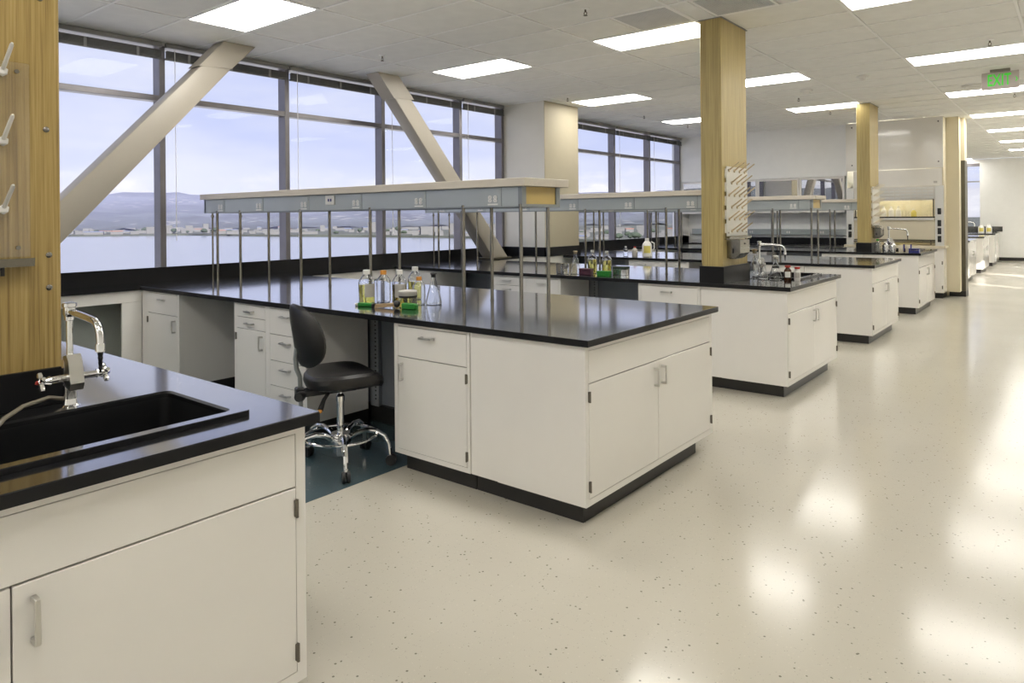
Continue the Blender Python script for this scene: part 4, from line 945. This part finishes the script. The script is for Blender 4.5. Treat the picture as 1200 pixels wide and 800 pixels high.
drying_rack('cream pegboard full of pegs on the second bench column', (-2.40, 5.945, 1.32), 'pegboard', 'pegtan')
drying_rack('pegboard seen edge-on at the far wood column', (-2.50, 11.99, 1.32), 'pegboard', 'peg')
def dispenser(label, loc):
    t = thing('towel_dispenser', label, 'dispenser', loc)
    obj('dispenser_shell', G().prism([(0.0, 0.0), (0.07, 0.0), (0.118, 0.045), (0.118, 0.160), (0.0, 0.160)], 0, 0.225, 'y'), 'steel', t)
    obj('level_window', G().box(0.05, 0.064, -0.002, 0.0, 0.045, 0.085), 'black', t); obj('lock', G().box(0.118, 0.121, 0.10, 0.13, 0.12, 0.132), 'black', t)
    obj('seam', G().box(0.118, 0.1187, 0.0, 0.225, 0.088, 0.091), 'panelframe', t); obj('mouth', G().box(0.01, 0.068, 0.03, 0.195, -0.006, -0.0005), 'black', t)
    return t
dispenser('brushed metal towel dispenser under the cream pegboard', (-2.40, 5.985, 1.128)); dispenser('small metal towel dispenser on the far wood column', (-2.50, 12.06, 1.128))

# ---- ceiling lights
COLN = {1: 'in the row nearest the windows', 3: 'in the middle row', 5: 'in the row over the aisle', 7: 'in the added, unseen right wall row'}
proto = None
for (c, j) in sorted(LIGHTS, key=lambda q: (q[0], q[1])):
    x = (CX[c] + CX[c + 1]) / 2; y = Y0 + DY * (j + 0.5); k = j // 5
    if k < 0: nm = 'behind the viewer, %s' % {-1: 'first', -2: 'second', -3: 'third'}[k]
    else: nm = ['first', 'second', 'third', 'fourth', 'fifth', 'sixth', 'seventh', 'eighth', 'ninth'][k] + ' from the front'
    lab = 'lit rectangular ceiling light %s, %s' % (COLN[c], nm)
    if proto is None:
        proto = thing('ceiling_light', lab, 'ceiling light', (x, y, ZC), 0, 'lit ceiling light panels')
        a, b = 0.556, 0.292
        obj('light_frame', G().box(-a + .011, a - .011, -b + .011, -b + .028, -0.002, 0.018).box(-a + .011, a - .011, b - .028, b - .011, -0.002, 0.018).box(-a + .011, -a + .028, -b + .028, b - .028, -0.002, 0.018).box(a - .028, a - .011, -b + .028, b - .028, -0.002, 0.018), 'tbar', proto)
        obj('diffuser', G().box(-a + .028, a - .028, -b + .028, b - .028, 0.002, 0.014), 'lamp', proto)
    else: dup(proto, (x, y, ZC), 0, lab)
# ---- vents, sprinklers, detectors, exit sign
def vent(label, x0, x1, y0, y1):
    t = thing('ceiling_vent', label, 'vent', ((x0 + x1) / 2, (y0 + y1) / 2, ZC)); a, b = (x1 - x0) / 2 - .012, (y1 - y0) / 2 - .012
    obj('vent_frame', G().box(-a, a, -b, -b + .02, -.001, .014).box(-a, a, b - .02, b, -.001, .014).box(-a, -a + .02, -b + .02, b - .02, -.001, .014).box(a - .02, a, -b + .02, b - .02, -.001, .014), 'tbar', t)
    obj('vent_back', G().box(-a + .02, a - .02, -b + .02, b - .02, 0.012, 0.016), 'core', t)
    n = 26
    for q in range(n):
        xx = -a + .03 + (2 * a - .06) * q / (n - 1); obj('slat', G().box(xx - 0.0065, xx + 0.0065, -b + .02, b - .02, 0.0, 0.008), 'vent', t)
vent('grey louvred ceiling vent touching a light in the middle row', CX[3] + 0.556, CX[4], Y0 + 4 * DY, Y0 + 5 * DY); vent('grey ceiling vent at the top edge, right of the near column', CX[4] + 0.175, CX[4] + 0.73, Y0 + 4 * DY, Y0 + 5 * DY)
SP = [(-5.717, 4.954, 'above the second brace top'), (-3.164, 4.929, 'left of the vent over the front bench'), (-5.727, 8.43, 'beside the light next to the cream pier'), (-5.766, 10.8, 'first beyond the cream pier'), (-5.747, 12.48, 'nearest the far window corner'),
      (-3.184, 10.69, 'between lights right of the near column'), (-3.206, 12.46, 'left of the far wood column'), (-0.675, 8.43, 'just before the exit sign'), (-0.704, 12.42, 'just beyond the exit sign')]
pr = None
for x, y, l in SP:
    l = 'small ceiling sprinkler head ' + l
    if pr is None:
        pr = thing('sprinkler_head', l, 'sprinkler', (x, y, ZC), 0, 'ceiling sprinkler heads')
        obj('escutcheon', G().lathe([(0.034, 0.002), (0.034, -0.004), (0.012, -0.01)], n=16), 'tbar', pr); obj('sprinkler_frame', G().lathe([(0.008, -0.01), (0.008, -0.03)], n=10).tube([(0.008, 0, -0.028), (0.014, 0, -0.042), (0.004, 0, -0.056)], 0.0035, 6).tube([(-0.008, 0, -0.028), (-0.014, 0, -0.042), (-0.004, 0, -0.056)], 0.0035, 6), 'hinge', pr)
        obj('deflector', G().lathe([(0.017, -0.056), (0.018, -0.059), (0.004, -0.062)], n=14), 'hinge', pr)
    else: dup(pr, (x, y, ZC), 0, l)
for x, y, l, s in ((-2.08, 9.58, 'white round smoke detector before the far wood column', 0.075), (-2.93, 10.18, 'flat white ceiling disc right of the near column', 0.085), (-1.1, 11.28, 'white ceiling dome left of the exit sign', 0.13)):
    t = thing('smoke_detector', l, 'detector', (x, y, ZC)); obj('detector_base', G().lathe([(s, 0.002), (s, -0.012), (s * 0.85, -0.02)], n=24), 'white', t); obj('detector_dome', G().lathe([(s * 0.62, -0.02), (s * 0.6, -0.034), (s * 0.42, -0.05), (s * 0.1, -0.054)], n=20), 'white', t)
t = thing('exit_sign', 'hanging grey exit sign with green letters over the aisle', 'sign', (-0.72, 10.25, ZC))
obj('sign_plate', G().box(-0.185, 0.185, -0.012, 0.012, -0.235, -0.03, 0.003), 'exitplate', t); obj('ceiling_mount', G().box(-0.1, 0.1, -0.03, 0.03, -0.03, 0.002, 0.003), 'steel', t)
cu = bpy.data.curves.new('exit_lettering', 'FONT'); cu.body = 'EXIT'; cu.size = 0.175; cu.align_x = 'CENTER'; cu.align_y = 'CENTER'; cu.extrude = 0.0015; cu.offset = 0.0035; cu.space_character = 1.08; cu.materials.append(M['exit'])
tmp = bpy.data.objects.new('exit_lettering_curve', cu); COL.objects.link(tmp); bpy.context.view_layer.update()
me = bpy.data.meshes.new_from_object(tmp.evaluated_get(bpy.context.evaluated_depsgraph_get())); bpy.data.objects.remove(tmp)
o = bpy.data.objects.new('exit_lettering', me); COL.objects.link(o); o.parent = t; o.scale = (0.62, 1.1, 1); o.location = (-0.012, -0.0145, -0.132); o.rotation_euler = (pi / 2, 0, 0); CH.setdefault(t.name, []).append(o)
obj('arrow', G().prism([(0.148, -0.105), (0.158, -0.105), (0.172, -0.132), (0.158, -0.159), (0.148, -0.159), (0.161, -0.132)], -0.0155, -0.0125, 'y'), 'exit', t)

# ================================================================== OUTSIDE: bay, shore, hills
WZ = -12.0
struct('bounce_slab', G().box(-48, -7.4, -60, 80, -4.2, -4.0), 'bounceslab')  # added below the sill, out of view, to bounce sunlight onto the ceiling
struct('water', G().box(-3500, -25, -900, 2400, WZ - 2, WZ), 'water')
SH = [(-900, -650), (-800, -150), (-693, 150), (-672, 229), (-600, 300), (-500, 306), (-379, 331), (-318, 336), (-262, 326), (-200, 312), (-145, 306), (-90, 330), (-60, 420)]
lg = G(); lg.prism([(x, y) for x, y in SH] + [(-60, 2400), (-3400, 2400), (-3400, -650)], WZ - 1.5, WZ + 1.4)
struct('land', lg, 'land')
def hnoise(a, s): return sin(a * 7.1 + s) * 0.5 + sin(a * 17.3 + s * 2.1) * 0.28 + sin(a * 41 + s * 3.7) * 0.14 + sin(a * 97 + s) * 0.06
hg = bmesh.new(); rows = []
NA = 170
for i in range(NA + 1):
    a = radians(20) + radians(150) * i / NA          # bearing measured from +Y towards -X... swept round the bay
    row = []
    for q in range(16):
        u = q / 15; D = 950 + 2100 * u
        z = WZ + 2 + (116 + 12 * hnoise(a * 1.3, 1.0)) * (u ** 1.35) * (1 + 0.10 * hnoise(a * 5 + u * 3, 2.0)) + 3 * hnoise(a * 20 + u * 9, 4)
        row.append(hg.verts.new((-D * sin(a), D * cos(a), z)))
    row.append(hg.verts.new((-3400 * sin(a), 3400 * cos(a), WZ)))
    rows.append(row)
for A, B in zip(rows[:-1], rows[1:]):
    for q in range(len(A) - 1): hg.faces.new((A[q], A[q + 1], B[q + 1], B[q]))
bmesh.ops.recalc_face_normals(hg, faces=hg.faces)
w_ = G(); w_.b.free(); w_.b = hg
struct('hill', w_, 'hill')
rnd = random.Random(3)
bp = {}; TAKEN = []
def free(x, y, r):
    if any(math.hypot(x - a, y - b) < r + q for a, b, q in TAKEN): return False
    TAKEN.append((x, y, r)); return True
def far_building(kind, x, y, sx, sy, sz, rz):
    if kind not in bp:
        t = thing('waterfront_building', 'low hazy building among others along the far shore', 'building', (x, y, WZ + 1.4), rz, 'hazy buildings on the far shore')
        obj('building_walls', G().box(-0.5, 0.5, -0.5, 0.5, 0, 0.82), 'bldg', t); obj('roof', G().box(-0.52, 0.52, -0.52, 0.52, 0.82, 1.0), {0: 'bldg', 1: 'bldgblue', 2: 'bldgred'}[kind], t); bp[kind] = t
    else: t = dup(bp[kind], (x, y, WZ + 1.4), rz, 'low hazy building among others along the far shore')
    t.scale = (sx, sy, sz); return t
tp = None
for i in range(len(SH) - 4):
    (x0, y0), (x1, y1) = SH[i + 2], SH[i + 3]
    n = 26
    for q in range(n):
        u = (q + rnd.random()) / n; back = 8 + 330 * rnd.random() ** 1.6
        x = x0 + (x1 - x0) * u; y = y0 + (y1 - y0) * u; L = math.hypot(x, y); x *= 1 + back / L; y *= 1 + back / L
        k = rnd.choice((0, 0, 0, 1, 1, 2)) if q % 2 == 0 else 0
        sx, sy = rnd.uniform(4, 15), rnd.uniform(4, 9)
        if abs(x + 420) < 20 or not free(x, y, math.hypot(sx, sy) / 2 + 1): continue
        far_building(k, x, y, sx, sy, rnd.uniform(1.6, 3.6) if rnd.random() < 0.88 else rnd.uniform(5, 9), math.atan2(y, x) + pi / 2 + rnd.uniform(-0.2, 0.2))
    for q in range(10):
        s = rnd.uniform(2.5, 5.5); u = rnd.random(); back = 6 + 120 * rnd.random(); x = x0 + (x1 - x0) * u; y = y0 + (y1 - y0) * u; L = math.hypot(x, y); x *= 1 + back / L; y *= 1 + back / L
        if abs(x + 420) < 20 or not free(x, y, s * 0.95): continue
        if tp is None:
            tp = thing('shore_tree', 'dark rounded tree among the buildings of the far shore', 'tree', (x, y, WZ + 1.4), 0, 'dark trees on the far shore')
            obj('crown', G().ball((0, 0, 0.62), 0.42, 2, (1.2, 1, 0.9)).ball((0.35, 0.1, 0.5), 0.3, 1).ball((-0.4, -0.1, 0.48), 0.3, 1), 'treec', tp); obj('trunk', G().lathe([(0.06, 0), (0.045, 0.4)], n=7), 'treec', tp); r = tp
        else: r = dup(tp, (x, y, WZ + 1.4), rnd.random() * 6, 'dark rounded tree among the buildings of the far shore')
        r.scale = (s * 1.3, s * 1.3, s)
# aerial haze over the bay
hz = bpy.data.materials.new('bay_haze'); hz.use_nodes = True; t_ = hz.node_tree; t_.nodes.clear()
ho = t_.nodes.new('ShaderNodeOutputMaterial'); vs = t_.nodes.new('ShaderNodeVolumeScatter'); vs.inputs['Density'].default_value = 0.00023; vs.inputs['Anisotropy'].default_value = 0.0; vs.inputs['Color'].default_value = (0.54, 0.56, 1.0, 1)
t_.links.new(vs.outputs[0], ho.inputs['Volume'])
HAZE = True
if HAZE:
    o = obj('haze', G().box(-3600, -420, -1000, 2500, WZ + 0.1, 75), hz); o['kind'] = 'stuff'; tag(o, 'blue haze hanging over the bay and the hills', 'haze')
